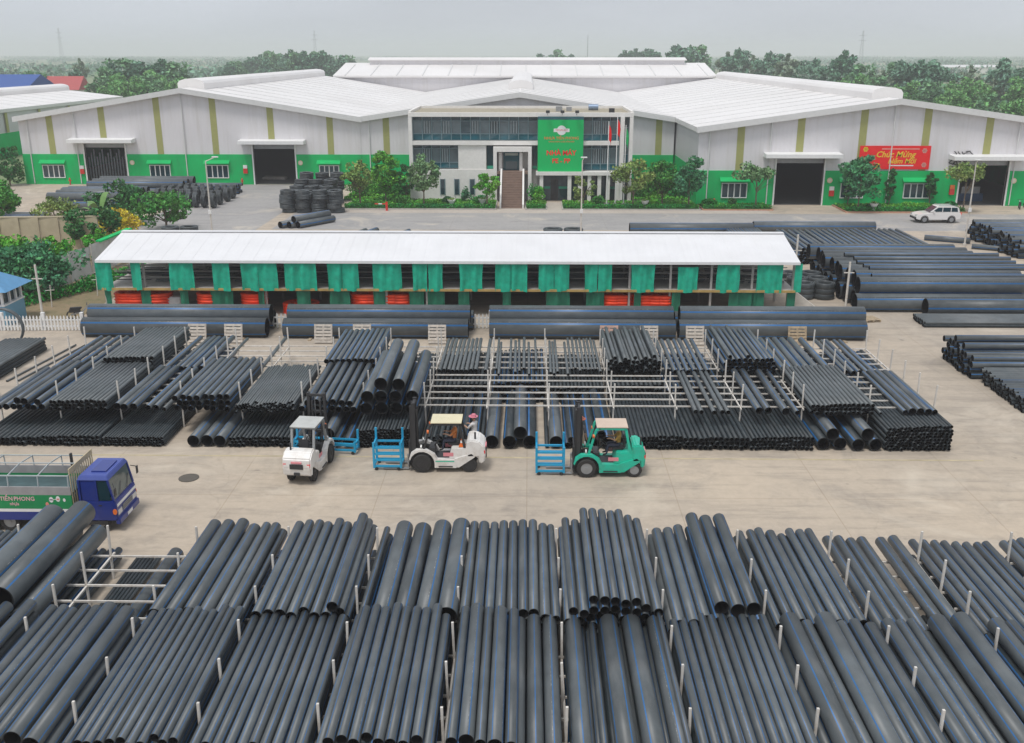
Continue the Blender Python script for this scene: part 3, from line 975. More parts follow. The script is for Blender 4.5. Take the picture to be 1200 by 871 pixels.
def make_tree(name, label, seed, w_, h, trunk_h, leaf, clumps=26, per=90, ls=0.17, shape='round', group=None, trunk_r=0.13, cat='tree'):
    rng = np.random.default_rng(seed)
    root = empty(name)
    tag(root, label, cat, group)
    crown_h = h - trunk_h * 0.75
    t_ = MB()
    lean = rng.uniform(-0.15, 0.15, 2)
    top = (lean[0], lean[1], trunk_h + crown_h * 0.35)
    t_.cyl((0, 0, 0), (lean[0] * 0.5, lean[1] * 0.5, trunk_h * 0.6), trunk_r, trunk_r * 0.8, n=8)
    t_.cyl((lean[0] * 0.5, lean[1] * 0.5, trunk_h * 0.58), top, trunk_r * 0.8, trunk_r * 0.4, n=8)
    for i in range(6):
        a = rng.uniform(0, 6.28)
        z = trunk_h * rng.uniform(0.75, 1.05)
        t_.cyl((lean[0] * 0.6, lean[1] * 0.6, z), (math.cos(a) * w_ * 0.33, math.sin(a) * w_ * 0.33, z + crown_h * rng.uniform(0.25, 0.5)), trunk_r * 0.5, trunk_r * 0.15, n=6)
    t_.build('trunk', BARK, root)
    pts = crown_points(rng, w_ * 0.82, crown_h * 0.82, trunk_h * 0.75 + crown_h * 0.06, clumps, per, w_ * 0.15, shape)
    v = leaves_np(pts, rng.uniform(0.45, 1.45, len(pts)) * ls, rng)
    place(leaf_mesh('crown', v, leaf), 'crown', root)
    return root


def bush(name, label, seed, w_, d, h, leaf, loc, n=700, ls=0.1, group=None, cat='shrub'):
    rng = np.random.default_rng(seed)
    clumps = max(5, n // 60)
    pts = []
    for i in range(clumps):
        u = rng.normal(size=3)
        u /= np.linalg.norm(u)
        c = u * np.array([w_ / 2 * 0.7, d / 2 * 0.7, h / 2 * 0.62]) * rng.uniform(0.5, 1) + np.array([0, 0, h * 0.5])
        q = rng.normal(size=(60, 3))
        q /= np.linalg.norm(q, axis=1)[:, None]
        q *= rng.uniform(0.3, 1, size=(60, 1)) ** 0.4 * np.array([w_, d, h]) * 0.22
        pts.append(c + q)
    pts = np.concatenate(pts)
    pts[:, 2] = np.maximum(pts[:, 2], 0.03)
    o = place(leaf_mesh(name, leaves_np(pts, rng.uniform(0.6, 1.3, len(pts)) * ls, rng), leaf), name, None, loc)
    return tag(o, label, cat, group)


# --- planting beds before the office and the near hall
KERB = mat('kerb_stone', (0.42, 0.40, 0.37), 0.8, var=0.15, coord='World')
KERBR = mat('kerb_red', (0.48, 0.25, 0.17), 0.8, var=0.2, coord='World')


def bed(x0, x1, y0, y1, kerb=KERB, label='', hedge=True, seed=1, grass_n=2600):
    tag(MB().box(x0 - 0.15, x1 + 0.15, y0 - 0.15, y1, 0, 0.14).build('planting_bed', kerb), kind='structure')
    tag(MB().box(x0, x1, y0, y1 - 0.05, 0.1, 0.18).build('lawn', LAWN), kind='structure')
    rng = np.random.default_rng(seed)
    n = int(grass_n * (x1 - x0) * (y1 - y0) / 60)
    p = np.stack([rng.uniform(x0, x1, n), rng.uniform(y0 + 0.6, y1 - 0.1, n), rng.uniform(0.18, 0.36, n)], 1)
    o = place(leaf_mesh('grass', leaves_np(p, rng.uniform(0.06, 0.16, n), rng), LF['fresh']), 'grass')
    tag(o, 'short green ground cover in the planting bed', kind='stuff')
    if hedge:
        n = int((x1 - x0) * 190)
        p = np.stack([rng.uniform(x0, x1, n), rng.uniform(y0 + 0.05, y0 + 0.65, n), rng.uniform(0.16, 0.62, n)], 1)
        o = place(leaf_mesh('hedge', leaves_np(p, rng.uniform(0.07, 0.13, n), rng), LF['hedge']), 'hedge')
        tag(o, 'low clipped dark green hedge ' + label, 'hedge')


sheet('pavement', -21.4, 27.0, 109.4, 111.9, 0.014, PAVE)
bed(-21.0, -3.8, 111.9, 118.7, label='before the white office wall', seed=1)
bed(-0.2, 2.0, 111.9, 117.6, label='between staircase and entrance path', seed=2)
bed(4.0, 19.4, 111.9, 117.6, label='before the flagpoles', seed=3)
bed(19.9, 27.6, 111.9, 115.7, kerb=KERBR, label='below the barred window of the near hall', seed=4)
bed(35.6, 48.8, 110.4, 115.7, kerb=KERBR, label='beside the parked white car', seed=5)
for k, (x0_, x1_) in enumerate(((-22.3, -14.4), (12.3, 19.3))):
    tag(MB().box(x0_, x1_, 118.75 if k == 0 else 117.65, 133.6, 0.05, 0.16).build('lawn', LAWN), kind='structure')
    rng = np.random.default_rng(300 + k)
    n = 4200
    p = np.stack([rng.uniform(x0_, x1_, n), rng.uniform(118.8, 133.4, n), rng.uniform(0.16, 0.45, n)], 1)
    tag(place(leaf_mesh('grass', leaves_np(p, rng.uniform(0.1, 0.2, n), rng), LF['fresh']), 'grass'), 'green ground cover beside the office', kind='stuff')
    for q, (fx, fy, sz, sh_) in enumerate(((0.2, 120.5, 3.2, 2.4), (0.55, 123.0, 3.6, 2.8), (0.85, 121.0, 3.0, 2.2), (0.35, 127.0, 3.6, 2.6))):
        bush('shrub', ['low', 'wide', 'round', 'far'][q] + [' green shrub between the office and the coil stacks', ' green shrub between the office and the near hall'][k], 320 + 10 * k + q, sz, sz, sh_, LF[('mid', 'fresh', 'hedge', 'mid')[q]], (lerp(x0_, x1_, fx), fy, 0.14), n=900, ls=0.15)
sheet('entrance_path', 2.15, 3.85, 109.6, 117.7, 0.02, PAVE)
sheet('stair_apron', -3.5, -0.4, 109.6, 113.2, 0.02, PAVE)
sheet('door_apron', 28.0, 34.9, 109.3, 116.2, 0.016, CONC)

# street trees
GT = 'trees in the beds along the road'
trees = [
    ('olive-green young tree at the bed corner next to the coil stacks', -19.2, 112.6, 4.3, 5.8, 2.2, 'olive', 11, 24, 70, 0.16, 'round'),
    ('large dense green tree crowding the corner of the office', -16.9, 117.0, 4.2, 6.8, 1.3, 'fresh', 12, 34, 100, 0.16, 'round'),
    ('dark green slim tree near the office corner pier', -14.6, 117.4, 2.4, 5.0, 0.8, 'dark', 13, 18, 80, 0.14, 'round'),
    ('grey-green full tree before the lower office windows', -12.0, 112.8, 3.9, 6.2, 1.9, 'grey', 14, 32, 90, 0.16, 'round'),
    ('small round-headed tree with white stem beside the brown stairs', -4.75, 112.7, 3.2, 4.2, 1.8, 'fresh', 15, 20, 80, 0.13, 'round'),
    ('slim yellowish tree standing beside the entrance path', 6.3, 113.2, 2.6, 3.9, 1.2, 'olive', 16, 14, 60, 0.13, 'round'),
    ('broad olive tree by the flagpoles at the office corner', 11.9, 112.7, 4.6, 5.9, 2.0, 'olive', 17, 28, 80, 0.16, 'round'),
    ('dense green tree in the corner where office meets near hall', 15.6, 115.0, 4.6, 5.6, 1.2, 'mid', 18, 30, 90, 0.16, 'round'),
    ('blue-green bushy tree at the corner of the near hall', 18.3, 112.7, 4.2, 6.2, 1.6, 'blue', 19, 30, 90, 0.16, 'round'),
    ('spreading open tree in front of the barred window', 25.9, 112.6, 4.8, 5.6, 2.3, 'grey', 20, 22, 70, 0.17, 'umbrella'),
    ('tall blue-green tree partly hiding the red banner', 36.9, 110.9, 5.6, 6.9, 1.8, 'blue', 21, 34, 80, 0.18, 'round'),
    ('thin-crowned grey tree beside the second hall door', 48.6, 110.8, 4.6, 6.2, 2.3, 'olive', 22, 22, 60, 0.16, 'umbrella'),
]
for lb, x, y, cw, h, th_, lf, sd_, cl, per, ls, sh in trees:
    t_ = make_tree('street_tree', lb, sd_, cw * 1.0, h, th_ * 0.95, LF[lf], int(cl * 1.2), int(per * 1.2), ls, sh, GT, 0.10)
    t_.location = (x, y, 0.15)
# dark columnar cypresses against the green wall
for x, lb in ((37.0, 'dark narrow cypress standing against the wall beneath the banner start'), (41.7, 'dark narrow cypress standing midway under the red banner'), (46.4, 'dark narrow cypress standing behind the white car')):
    t_ = make_tree('cypress', lb, int(x * 10), 1.35, 4.6, 0.5, LF['dark'], 40, 60, 0.13, 'round', GT, 0.07)
    t_.location = (x, 114.9, 0.15)
# shrubs and pots in the beds
sh_spots = [(-14.5, 114.4, 2.4, 1.2, 'mid', 'round leafy shrub between the grey tree and the dark tree'), (-9.2, 114.6, 1.8, 1.0, 'dark', 'dark shrub below the first slit window'),
            (-7.4, 116.8, 1.3, 1.9, 'blue', 'upright palm-like shrub below the middle slit window'), (-5.6, 114.8, 2.2, 1.3, 'hedge', 'rounded dark shrub beside the white-stemmed tree'),
            (0.7, 115.6, 2.2, 2.6, 'hedge', 'tall clipped shrub beside the stair balustrade'), (8.3, 114.8, 1.8, 1.3, 'mid', 'loose shrub behind the slim yellowish tree'),
            (14.2, 113.6, 2.2, 0.9, 'fresh', 'low fresh green shrub at the foot of the corner tree'), (21.0, 114.3, 2.0, 0.9, 'hedge', 'low dark shrub near the red hydrant'),
            (23.6, 114.6, 1.2, 1.0, 'dark', 'small dark shrub below the barred window'), (38.6, 111.6, 3.0, 0.9, 'dark', 'low reddish dark hedge bush under the banner tree'),
            (43.5, 111.8, 3.6, 0.9, 'fresh', 'low fresh shrub behind the white car bonnet'), (47.9, 112.2, 1.6, 1.0, 'hedge', 'clipped shrub at the end of the car bed')]
for i, (x, y, w_, h, lf, lb) in enumerate(sh_spots):
    bush('shrub', lb, 40 + i, w_, w_ * 0.8, h, LF[lf], (x, y, 0.16), n=800, ls=0.12)
# tiered topiary by the entrance path
tp = empty('topiary', (1.25, 113.3, 0.16))
tag(tp, 'light green topiary clipped in three round tiers beside the path', 'topiary')
MB().cyl((0, 0, 0), (0, 0, 2.2), 0.07, 0.05, n=8).build('trunk', BARK, tp)
for k, (r_, z) in enumerate(((0.95, 0.5), (0.72, 1.25), (0.5, 1.9))):
    rng = np.random.default_rng(70 + k)
    q = rng.normal(size=(420, 3))
    q /= np.linalg.norm(q, axis=1)[:, None]
    q *= rng.uniform(0.7, 1, size=(420, 1)) * np.array([r_, r_, 0.42])
    q[:, 2] += z
    place(leaf_mesh('tier', leaves_np(q, rng.uniform(0.07, 0.13, 420), rng), LF['fresh']), 'tier', tp)
# white concrete planters
for x, y, lb in ((-8.8, 112.9, 'white stone planter bowl below the first slit window'), (-5.3, 113.6, 'white stone planter bowl beside the white-stemmed tree'),
                 (13.3, 112.6, 'white stone planter bowl between the olive and corner trees'), (38.7, 110.9, 'white stone planter bowl beneath the banner tree')):
    o = empty('planter', (x, y, 0.17))
    tag(o, lb, 'planter', 'stone planters in the beds')
    MB().cyl((0, 0, 0), (0, 0, 0.3), 0.3, 0.15, n=12).cyl((0, 0, 0.3), (0, 0, 0.8), 0.2, 0.48, n=14).build('bowl', WHITE, o)
    rng = np.random.default_rng(int(x * 3) + 99)
    q = rng.normal(size=(90, 3)) * np.array([0.2, 0.2, 0.1]) + np.array([0, 0, 0.85])
    place(leaf_mesh('plant', leaves_np(q, rng.uniform(0.06, 0.12, 90), rng), LF['olive']), 'plant', o)
# red road barrier arm at the bed corner
o = empty('barrier', (-16.0, 111.0, 0))
tag(o, 'red and white barrier arm at the edge of the office bed', 'barrier')
MB().box(-0.12, 0.12, -0.12, 0.12, 0, 1.0).build('post', FIRE, o)
for k in range(3):
    MB().box(-0.5 - k * 0.42, -0.1 - k * 0.42, -0.04, 0.04, 0.72, 0.84).build('arm', WHITE if k % 2 else FIRE, o)

# --- garden at the side of the shed
GG = 'garden trees by the boundary wall'
garden = [
    ('broad green garden tree at the end of the concrete boundary wall', -54.0, 98.0, 5.8, 5.2, 1.4, 'mid', 31, 42, 110, 0.19, 'round'),
    ('small olive tree standing behind the concrete boundary wall', -48.6, 100.0, 4.6, 3.0, 0.8, 'olive', 32, 22, 80, 0.15, 'round'),
    ('dense dark tree growing behind the banana plant', -42.6, 101.0, 5.4, 4.7, 0.8, 'dark', 33, 34, 110, 0.17, 'round'),
    ('twin-headed leafy tree next to the lamp post behind the shed', -36.2, 97.5, 6.4, 4.3, 0.9, 'mid', 34, 36, 110, 0.17, 'round'),
    ('dark green round tree at the shed corner by the wall', -39.2, 87.5, 5.2, 4.0, 0.6, 'dark', 35, 36, 120, 0.16, 'round'),
    ('upright fresh green tree before the concrete wall', -38.2, 77.5, 3.4, 3.6, 0.6, 'fresh', 36, 24, 100, 0.14, 'round'),
    ('big blue-green tree spreading behind the blue kiosk', -36.8, 70.0, 7.0, 3.9, 0.4, 'blue', 37, 60, 130, 0.16, 'round'),
    ('bright green tree at the side of the blue kiosk', -40.6, 71.0, 4.0, 3.4, 0.5, 'mid', 38, 30, 110, 0.16, 'round'),
    ('bright green tree crowding the pale tarpaulin fence', -41.5, 76.5, 4.6, 3.3, 0.5, 'fresh', 81, 30, 110, 0.15, 'round'),
    ('fresh green low tree below the beige wall end', -46.0, 82.0, 5.0, 2.2, 0.3, 'fresh', 82, 30, 110, 0.14, 'round'),
    ('small yellow-green tree before the dark round tree', -36.8, 82.5, 2.8, 2.9, 0.4, 'fresh', 83, 18, 90, 0.13, 'round'),
    ('leafy green tree behind the broad garden tree', -58.0, 103.0, 6.0, 5.0, 0.8, 'mid', 84, 34, 100, 0.17, 'round'),
    ('tall green tree by the neighbouring hall', -69.6, 132.0, 4.4, 5.6, 0.6, 'dark', 58, 28, 90, 0.17, 'round'),
]
for lb, x, y, cw, h, th_, lf, sd_, cl, per, ls, sh in garden:
    t_ = make_tree('garden_tree', lb, sd_, cw, h, th_, LF[lf], cl, per, ls, sh, GG, 0.14)
    t_.location = (x, y, 0.01)
yb_ = bush('yellow_bush', 'bright yellow-leaved bush in front of the twin-headed tree', 61, 5.2, 3.6, 3.2, LF['yellow'], (-39.0, 92.5, 0.01), n=2200, ls=0.15)
# banana plant
bp_ = empty('banana_plant', (-41.8, 95.0, 0.01))
tag(bp_, 'banana plant with large pale green leaves beside the yellow bush', 'plant')
MB().cyl((0, 0, 0), (0, 0, 2.0), 0.16, 0.1, n=8).build('stem', mat('banana_stem', (0.16, 0.2, 0.07), 0.7), bp_)
BL = mat('banana_leaf', (0.13, 0.26, 0.06), 0.5, var=0.15)
for k, (a, up) in enumerate(((0.3, 1.6), (1.2, 2.1), (2.6, 1.3), (3.3, 0.8), (4.6, 1.4), (5.6, 0.9))):
    m_ = MB()
    vs_ = []
    n = 8
    for i in range(n):
        t = i / (n - 1)
        r_ = 0.1 + 1.7 * t
        z = 1.9 + up * math.sin(t * 2.2)
        wd = 0.36 * math.sin(math.pi * min(1, t * 0.9 + 0.08))
        for s_ in (-1, 1):
            vs_.append((r_ * math.cos(a) - s_ * wd * math.sin(a), r_ * math.sin(a) + s_ * wd * math.cos(a), z + (0.10 if s_ else 0) * 0))
    m_.add(vs_, [(2 * i, 2 * i + 1, 2 * i + 3, 2 * i + 2) for i in range(n - 1)], 0, True)
    m_.build('leaf', BL, bp_, fix=False)
# ground hedge strips beside the tarpaulin fence
for k, (x0, y0, x1, y1) in enumerate(((-36.2, 66.0, -31.2, 74.5), (-34.0, 73.0, -30.6, 79.0))):
    rng = np.random.default_rng(80 + k)
    n = 1500
    t = rng.uniform(0, 1, n)
    p = np.stack([x0 + (x1 - x0) * t + rng.uniform(-0.6, 0.6, n), y0 + (y1 - y0) * t + rng.uniform(-0.5, 0.5, n), rng.uniform(0.05, 0.7, n)], 1)
    o = place(leaf_mesh('ground_cover', leaves_np(p, rng.uniform(0.08, 0.16, n), rng), LF['hedge']), 'ground_cover')
    tag(o, 'green ground cover along the garden fence', kind='stuff')
# concrete boundary wall of upright panels
cwall = empty('boundary_wall')
tag(cwall, 'weathered beige concrete panel wall between garden and yard', 'wall')
CW = mat('wall_beige', (0.50, 0.43, 0.30), 0.85, var=0.10, scale=1.0, coord='World', dirt=(0.33, 0.27, 0.18), dirt_amt=0.5, dirt_scale=0.7)
for i in range(9):
    x = -54.0 + i * 1.72
    y = 86.0 + i * 0.13
    MB().box(x, x + 1.69, y, y + 0.16, 0, 3.0 + 0.02 * (i % 3)).build('panel', CW, cwall)
MB().bar((-54.1, 86.05, 3.08), (-38.4, 87.2, 3.08), 0.26, 0.1).build('coping', CW, cwall)
# pale tarpaulin fence on posts, running back from the kiosk
tf = empty('tarpaulin_fence')
tag(tf, 'pale grey tarpaulin fence on thin posts running beside the shed', 'fence')
TARP = mat('tarpaulin_pale', (0.56, 0.56, 0.55), 0.7, var=0.12, scale=1.5, coord='World')
fp = [(-35.9, 70.5), (-35.3, 73.6), (-34.9, 76.7), (-34.6, 79.8), (-34.4, 83.0)]
for (xa, ya), (xb, yb2) in zip(fp[:-1], fp[1:]):
    m_ = MB()
    n = 6
    vs_ = []
    for j in range(3):
        for i in range(n):
            t = i / (n - 1)
            vs_.append((lerp(xa, xb, t) + 0.06 * math.sin(9 * t + j * 2), lerp(ya, yb2, t), 0.1 + j * 1.15 + (0.08 * math.sin(5 * t) if j == 2 else 0)))
    m_.add(vs_, [(j * n + i, j * n + i + 1, (j + 1) * n + i + 1, (j + 1) * n + i) for j in range(2) for i in range(n - 1)], 0, True)
    m_.build('panel', TARP, tf, fix=False)
for x, y in fp:
    MB().cyl((x + 0.12, y, 0), (x + 0.12, y, 2.6), 0.05, n=8).build('post', WHITE_STEEL, tf)
MB().bar((-34.75, 78.2, 2.5), (-34.3, 83.5, 2.62), 0.5, 0.12).build('green_coping', GREENW, tf)
# thin white stakes of the young plants in the garden
for i, (x, y) in enumerate(((-31.6, 69.8), (-32.6, 72.2), (-30.9, 75.0), (-33.4, 66.4))):
    o = MB().cyl((x, y, 0), (x + 0.08, y, 1.6), 0.04, n=6).cyl((x - 0.3, y, 1.2), (x + 0.35, y, 1.25), 0.025, n=6).build('plant_stake', WHITE_STEEL)
    tag(o, 'thin pale stake with cross piece in the garden strip', 'stake', 'stakes in the garden strip')

# blue kiosk with pyramid roof
ks = empty('kiosk', (-35.5, 61.2, 0))
tag(ks, 'small light blue guard kiosk with hipped blue roof', 'kiosk')
KB = mat('kiosk_blue', (0.16, 0.36, 0.50), 0.6, var=0.08)
MB().box(-1.6, 1.6, 0, 2.6, 0, 1.35).build('wall', KB, ks)
for x in (-1.55, -0.5, 0.5, 1.4):
    MB().box(x, x + 0.14, 0.02, 0.16, 1.352, 2.4).build('post', WHITE, ks)
for y in (0.9, 1.7, 2.4):
    MB().box(1.42, 1.56, y, y + 0.14, 1.352, 2.4).build('post', WHITE, ks)
MB().box(-1.62, 1.63, -0.03, 2.63, 1.353, 1.46).build('sill', WHITE, ks)
MB().box(-1.4, 1.4, 0.18, 2.4, 1.47, 2.39).build('window', GLASS, ks)
MB().taper(-2.1, 2.1, -0.5, 3.1, 2.4, -0.15, 0.15, 1.15, 1.45, 3.55).build('roof', mat('kiosk_roof', (0.09, 0.27, 0.48), 0.5, var=0.1), ks)

# white picket fence
pf_segs = [((-37.5, 60.2), (-28.6, 60.4)), ((-17.0, 61.2), (-15.4, 61.2)), ((-4.4, 61.3), (-2.4, 61.3))]
for si, ((xa, ya), (xb, yb2)) in enumerate(pf_segs):
    pf = empty('picket_fence')
    tag(pf, ['white picket fence beside the blue kiosk', 'short white picket fence in the gap between first and second giant pipes',
             'short white picket fence in the gap between second and third giant pipes'][si], 'fence')
    n = int((xb - xa) / 0.21)
    pk = MB().prism([(-0.05, 0), (0.05, 0), (0.05, 0.88), (0, 0.98), (-0.05, 0.88)], -0.015, 0.015, 'y').mesh('picket', WHITE)
    for i in range(n):
        t = i / max(1, n - 1)
        place(pk, 'picket', pf, (lerp(xa, xb, t), lerp(ya, yb2, t) - 0.04, 0.04))
    for z in (0.3, 0.72):
        MB().bar((xa, ya, z), (xb, yb2, z), 0.04, 0.09).build('rail', WHITE, pf)
    for t in ((0.0, 0.42, 0.72, 1.0) if si == 0 else (0.0, 1.0)):
        x, y = lerp(xa, xb, t), lerp(ya, yb2, t)
        MB().box(x - 0.11, x + 0.11, y + 0.02, y + 0.22, 0, 1.18).build('post', WHITE, pf)

# ================================================================ two-tier shed with green curtains
SX0, SX1, SYF, SYB = -28.6, 17.7, 64.5, 73.4
shd = empty('storage_shed')
tag(shd, 'long two-tier storage shed with white roof and green curtains', 'shed')
RY, RZ = 69.0, 4.85
for (ya, za), (yb2, zb) in (((SYF - 0.5, 3.80), (RY, RZ)), ((RY, RZ), (SYB + 0.5, 3.80))):
    r_ = MB().prism([(ya, za), (yb2, zb), (yb2, zb + 0.07), (ya, za + 0.07)], SX0 - 0.25, SX1 + 0.25, 'x').build('roof', SHEDROOF, shd)
rib = MB()
for k in range(46):
    x = SX0 + k * (SX1 - SX0) / 45
    rib.prism([(SYF - 0.5, 3.872), (RY, RZ + 0.072), (RY, RZ + 0.082), (SYF - 0.5, 3.882)], x - 0.03, x + 0.03, 'x')
tag(rib.build('roof_ribs', SHEDROOF, shd), kind='stuff')
MB().box(SX0 - 0.25, SX1 + 0.25, RY - 0.25, RY + 0.25, RZ + 0.075, RZ + 0.13).build('ridge_cap', SHEDROOF, shd)
MB().box(SX0 - 0.25, SX1 + 0.25, SYF - 0.56, SYF - 0.505, 3.70, 3.88).build('gutter', WHITE, shd)
nb = 17
bays = [lerp(SX0, SX1, i / nb) for i in range(nb + 1)]
for x in bays:
    for y in (SYF, RY, SYB):
        MB().box(x - 0.07, x + 0.07, y - 0.07, y + 0.07, 0, 3.85 if y != RY else 4.8).build('post', SHELF, shd)
MB().box(SX0 - 0.1, SX1 + 0.15, SYF - 0.3, SYB + 0.1, 1.80, 1.92).build('upper_floor', SHELF, shd)
MB().box(SX0 - 0.1, SX1 + 0.15, SYF - 0.36, SYF - 0.305, 1.78, 1.94).build('floor_edge', OCHRE, shd)
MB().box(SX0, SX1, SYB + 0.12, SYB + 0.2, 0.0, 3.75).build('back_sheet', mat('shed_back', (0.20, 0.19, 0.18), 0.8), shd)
# shelf rails seen through the openings
for y in (66.2, 68.4):
    for z in (2.25, 2.65, 3.05):
        MB().box(SX0, SX1, y - 0.03, y + 0.03, z - 0.03, z + 0.03).build('shelf_rail', SHELF, shd)
# wooden stair and end tail at the open end
MB().prism([(65.0, 0.0), (66.6, 0.0), (66.6, 1.7), (65.0, 1.7)], SX1 + 0.2, SX1 + 0.4, 'x').build('end_panel', mat('panel_pale', (0.6, 0.56, 0.5), 0.7), shd)
o = MB().prism([(SX1 + 0.45, 0.0), (SX1 + 2.6, 0.0), (SX1 + 0.45, 1.6)], 65.2, 66.8, 'y').build('loading_ramp', mat('panel_pale', (0.6, 0.56, 0.5), 0.7))
tag(o, 'pale sloping loading ramp at the open end of the shed', 'ramp')


def sx_(px):
    return (px - 618.7) * 0.05735 + 0.06


def cloth(x0, x1, z0, z1, y, name, m_, seed, parent):
    rr = random.Random(seed)
    n = max(8, int((x1 - x0) / 0.09))
    rows = 6
    f1, f2, p1, p2 = rr.uniform(5, 8), rr.uniform(11, 16), rr.uniform(0, 6), rr.uniform(0, 6)
    pinch = rr.uniform(-0.12, 0.10)
    vs_ = []
    for j in range(rows):
        v = j / (rows - 1)
        for i in range(n):
            u = i / (n - 1)
            x = lerp(x0, x1, u) + (u - 0.5) * pinch * math.sin(v * 2.4) * (x1 - x0)
            yy = y - 0.05 - (0.05 + 0.05 * v) * (math.sin(f1 * u * (x1 - x0) + p1) + 0.6 * math.sin(f2 * u * (x1 - x0) + p2 + v))
            zz = lerp(z1, z0, v) + 0.05 * math.sin(3 * u + p1) * v
            vs_.append((x, yy, zz))
    fs = [(j * n + i, j * n + i + 1, (j + 1) * n + i + 1, (j + 1) * n + i) for j in range(rows - 1) for i in range(n - 1)]
    return MB().add(vs_, fs, 0, True).build(name, m_, parent, fix=False)


cur = [(113, 131), (154, 166), (200, 227), (250, 270), (283, 325), (334, 371), (384, 420), (437, 470), (483, 519), (537, 566), (580, 617), (630, 666), (683, 715), (737, 765), (791, 815), (837, 862), (882, 912), (926, 934)]
for i, (a, b) in enumerate(cur):
    z1 = 3.76 if i != 14 else 3.5
    mid = (a + b) / 2
    if b - a > 30:
        cloth(sx_(a), sx_(mid), 1.82, z1, SYF - 0.33, 'curtain', CURTAIN, i, shd)
        cloth(sx_(mid), sx_(b), 1.84, z1, SYF - 0.36, 'curtain', CURTAIN, i + 50, shd)
    else:
        cloth(sx_(a), sx_(b), 1.80, z1, SYF - 0.33, 'curtain', CURTAIN, i, shd)
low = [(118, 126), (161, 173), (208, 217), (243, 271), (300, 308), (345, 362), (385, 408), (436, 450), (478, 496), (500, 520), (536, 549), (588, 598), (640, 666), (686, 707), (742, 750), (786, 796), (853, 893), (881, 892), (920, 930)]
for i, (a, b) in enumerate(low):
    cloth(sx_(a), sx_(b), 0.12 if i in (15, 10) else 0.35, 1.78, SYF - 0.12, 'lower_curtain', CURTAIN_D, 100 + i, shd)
# orange conduit coils on the lower tier
oc = MB()
for k in range(7):
    oc.torus((0, 0, 0.09 + 0.17 * k), 0.62 - 0.02 * (k % 2), 0.17, 'z', n=22, k=7, rz=0.095)
ocm = oc.mesh('orange_coil', ORANGE)
oc_px = [(140, 1), (153, 1), (178, 0), (237, 0), (291, 0), (298, 2), (340, 2), (353, 2), (422, 1), (430, 1), (459, 1), (468, 1), (716, 1), (726, 1), (756, 1), (770, 1), (778, 1)]
for i, (px, k) in enumerate(oc_px):
    o = place(ocm, 'orange_coil', None, (sx_(px), SYF + (0.75 if k != 2 else -1.0 if i == 5 else 0.9), 0.01), (0, 0, i * 0.7))
    o.scale = (1.25, 1.1, 1.2 if k != 2 else 0.6)
    tag(o, 'bright orange coil of conduit on the lower shed tier', 'conduit coil', 'orange coils on the lower shed tier')
# dark stock on the upper tier: racked thin pipes lying along the shed
RS = random.Random(17)
for i in range(nb):
    x0, x1 = bays[i] + 0.15, bays[i + 1] - 0.15
    st = MB()
    for k in range(16):
        y = 66.0 + RS.uniform(0, 3.4)
        z = 1.92 + 0.085 * (k // 2)
        st.cyl((x0, y, z), (x1, y + RS.uniform(-0.1, 0.1), z), 0.045, n=6)
    o = st.build('fittings_bundle', PIPE)
    tag(o, 'dark bundles of thin pipe stored on the upper shed tier', kind='stuff')
o = MB().box(sx_(176), sx_(205), SYF + 0.3, SYF + 1.8, 0.02, 1.15).build('wrapped_stack', mat('plastic_wrap', (0.6, 0.62, 0.62), 0.3, var=0.15, scale=3, bump=0.4, bscale=5), bevel=0.08)
tag(o, 'pale plastic-wrapped stack on the lower shed tier', 'wrapped stack')

# lamp posts
def lamp_post(x, y, h, label, arm=(-0.9, 0.3)):
    o = empty('lamp_post', (x, y, 0))
    tag(o, label, 'lamp post', 'lamp posts')
    MB().cyl((0, 0, 0), (0, 0, 0.25), 0.16, n=10).cyl((0, 0, 0.25), (0, 0, h), 0.085, 0.05, n=10).build('post', WHITE_STEEL, o)
    MB().cyl((0, 0, h - 0.05), (arm[0], arm[1], h + 0.3), 0.035, n=8).build('arm', WHITE_STEEL, o)
    MB().box(-0.28, 0.28, -0.12, 0.12, 0, 0.1).build('lamp_head', WHITE, o, bevel=0.03).location = (arm[0], arm[1], h + 0.26)
    MB().box(-0.13, 0.13, -0.16, -0.05, h * 0.42, h * 0.42 + 0.35).build('control_box', WHITE, o)


lamp_post(-28.3, 87.0, 8.0, 'pale lamp post behind the shed in the side lane', arm=(0.8, 0.2))
lamp_post(4.75, 88.0, 8.0, 'pale lamp post behind the shed in line with the entrance path', arm=(0.1, -0.6))
lamp_post(40.3, 90.5, 7.6, 'pale lamp post on the road beside the parked white car', arm=(-0.2, -0.8))
for x, y, h, lb in ((18.9, 68.6, 4.9, 'slim white post standing at the shed end'), (22.2, 67.0, 3.3, 'short white post before the stacked giant pipes'), (-31.8, 61.8, 4.0, 'slim white post with cross arm beside the blue kiosk')):
    o = empty('white_post', (x, y, 0))
    tag(o, lb, 'post')
    MB().cyl((0, 0, 0), (0, 0, h), 0.09, 0.07, n=10).build('post', WHITE_STEEL, o)
    MB().bar((-0.35, 0, h * 0.77), (0.35, 0, h * 0.77), 0.06).build('cross_arm', WHITE_STEEL, o)
# ================================================================ pipes
PIPES = []
RP = random.Random(11)


def drop(pile, z0, c, d):
    r_ = d / 2
    z = z0 + r_
    for q in pile:
        dx = abs(q[0] - c)
        s_ = r_ + q[2]
        if dx < s_:
            z = max(z, q[1] + math.sqrt(s_ * s_ - dx * dx))
    pile.append((c, z, r_))
    return z


